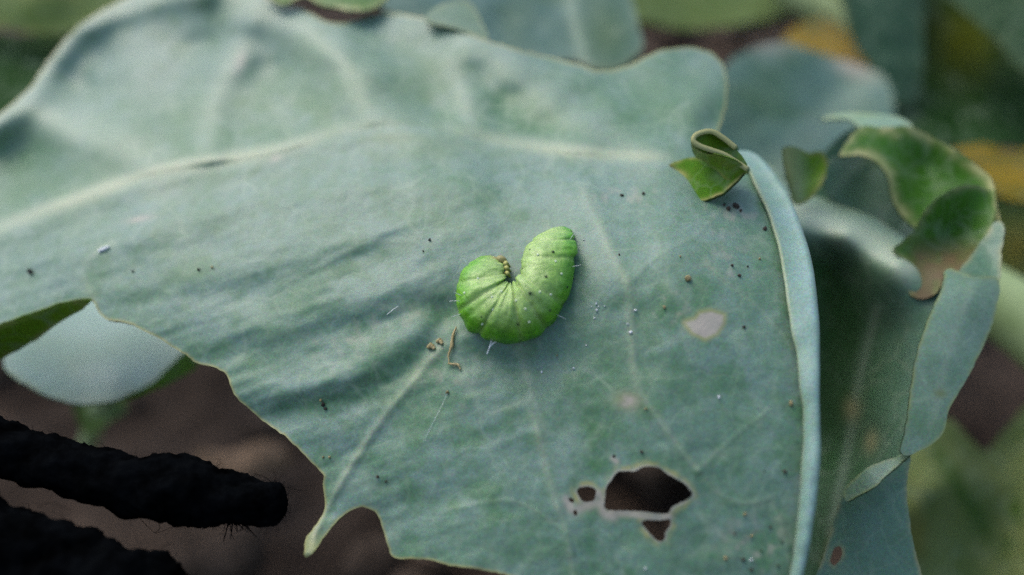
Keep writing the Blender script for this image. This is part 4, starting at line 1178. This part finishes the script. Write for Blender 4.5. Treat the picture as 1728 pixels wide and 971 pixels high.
def place_of(x, y):
    best = min(LANDMARKS, key=lambda l: math.hypot(x - l[0], y - l[1]) / l[3])
    return best[2]
def bits(name, mat, spots, label, cat, group):
    ms = [lump_mesh(name, mat, s) for s in range(4)]
    for k, (x, y, rp) in enumerate(spots):
        d = float(main_depth(np.array([float(x)]), np.array([float(y)]))[0])
        o = bpy.data.objects.new(name, ms[k % 4]); COL.objects.link(o)
        r = 0.8 * rp * 0.0000695 * d / 104
        o.location = unproj(np.array(float(x)), np.array(float(y)), np.array(d - rp * 0.0695 * 0.55))
        o.scale = (r, r * random.uniform(.7, 1), r * random.uniform(.7, 1)); o.rotation_euler = [random.uniform(0, 6.28) for _ in range(3)]
        tag(o, label + ' ' + place_of(x, y), cat, group)
bits('soil_crumb', M_CRUMB, [(335, 455, 4), (725, 405, 4), (714, 424, 2.5), (965, 468, 6), (545, 683, 6), (549, 690, 4), (637, 805, 4), (1325, 797, 4.5), (1290, 795, 2.5), (1256, 552, 4.5),
                             (1242, 348, 9), (1230, 352, 7), (1222, 346, 4), (1250, 356, 4), (1291, 386, 6), (1050, 330, 4), (1086, 327, 4), (1255, 945, 6), (1268, 962, 5), (52, 460, 8), (651, 813, 3), (1083, 763, 4.5),
                             (1248, 465, 4), (1236, 448, 4), (1262, 450, 3), (541, 800, 3), (224, 458, 3), (1300, 890, 3), (1285, 930, 3), (1320, 915, 3), (1240, 900, 3), (1313, 955, 3.5), (1045, 430, 2.5)],
     'dark soil crumb', 'crumb', 'dark crumbs on the large leaf')
bits('tan_crumb', M_TAN, [(755, 662, 5), (1162, 470, 8), (556, 772, 3.5), (545, 772, 3), (541, 676, 4), (1225, 943, 6), (1257, 868, 4.5), (1268, 905, 4), (1335, 681, 6), (1121, 519, 4.5), (1090, 690, 3),
                         (358, 452, 3.5), (1148, 433, 3), (1282, 437, 3.5), (940, 600, 2.5)],
     'small tan grit grain', 'grain', 'tan grains on the large leaf')
bits('white_grain', M_WHITE, [(1007, 524, 4), (1006, 513, 3.2), (1010, 518, 2), (998, 518, 2), (1020, 517, 2), (1003, 537, 1.8), (1064, 561, 4.2), (1072, 524, 3), (1059, 547, 2.2), (968, 622, 3), (989, 583, 1.8),
                             (1213, 671, 3.2), (914, 628, 3), (1089, 960, 3), (985, 405, 2), (1268, 945, 4)],
     'tiny white grain', 'grain', 'white grains on the large leaf')

def leaf_strand(name, pts, rad, mat, label, cat, lift=0.3):
    q = catmull(np.array(pts, float), False, 6)
    d = main_depth(q[:, 0], q[:, 1]) - lift - 0.12 * np.abs(vnoise(q[:, 0] / 7, q[:, 1] / 7))
    n = len(q)
    rr = np.interp(np.linspace(0, 1, n), np.linspace(0, 1, len(rad)), rad) * 0.0000695
    P = unproj(q[:, 0], q[:, 1], d)
    c = P[0]
    v, f = tube(P, rr, 7, True, lambda t, a: 1 + 0.4 * float(vnoise(np.array(t * 14), np.array(a * 1.5))))
    o = mesh_obj(name, v, f, mat, None, True, c)
    return tag(o, label, cat)
leaf_strand('dry_strand', [(770, 552), (764, 568), (762, 585), (757, 600), (758, 614)], [1.0, 2.4, 2.8, 1.4, 0.8], M_TAN, 'yellow tan dried strand standing beside the caterpillar', 'plant scrap')
leaf_strand('dry_strand', [(756, 614), (765, 615), (773, 616), (777, 624)], [1.5, 2, 2, 1], M_TAN, 'tiny hooked tan scrap below the dried strand', 'plant scrap')
leaf_strand('dry_flake', [(721, 588), (727, 584), (733, 589)], [2.5, 5, 2], M_TAN, 'ochre dried flake on the leaf rib near the caterpillar', 'plant scrap')
leaf_strand('dry_flake', [(736, 578), (742, 575), (746, 581)], [2, 4, 2], M_TAN, 'small ochre dried flake between the strand and the larger flake', 'plant scrap')
leaf_strand('silk_thread', [(833, 560), (829, 577), (822, 598)], [0.8, 1.2, 0.9], M_SILK, 'short upright white silk thread under the caterpillar', 'thread', 1.2)
leaf_strand('silk_thread', [(824, 590), (832, 580), (845, 573), (858, 570)], [0.9, 1.2, 1.5, 3.2], M_SILK, 'white silk thread with knobbed end touching the caterpillar', 'thread', 1.4)
leaf_strand('silk_thread', [(652, 532), (662, 524), (672, 517)], [0.4, 0.6, 0.4], M_SILK, 'faint white hair on the wrinkled blade beside the caterpillar', 'thread')
leaf_strand('silk_thread', [(715, 745), (730, 715), (745, 685), (755, 664)], [0.16, 0.2, 0.2, 0.16], M_SILK, 'long faint silk thread running from a tan grain', 'thread', 0.15)
leaf_strand('white_scale', [(166, 425), (174, 421), (184, 416)], [2, 3.5, 2], M_WHITE, 'white sliver lying near the midrib end of the large leaf', 'scrap')
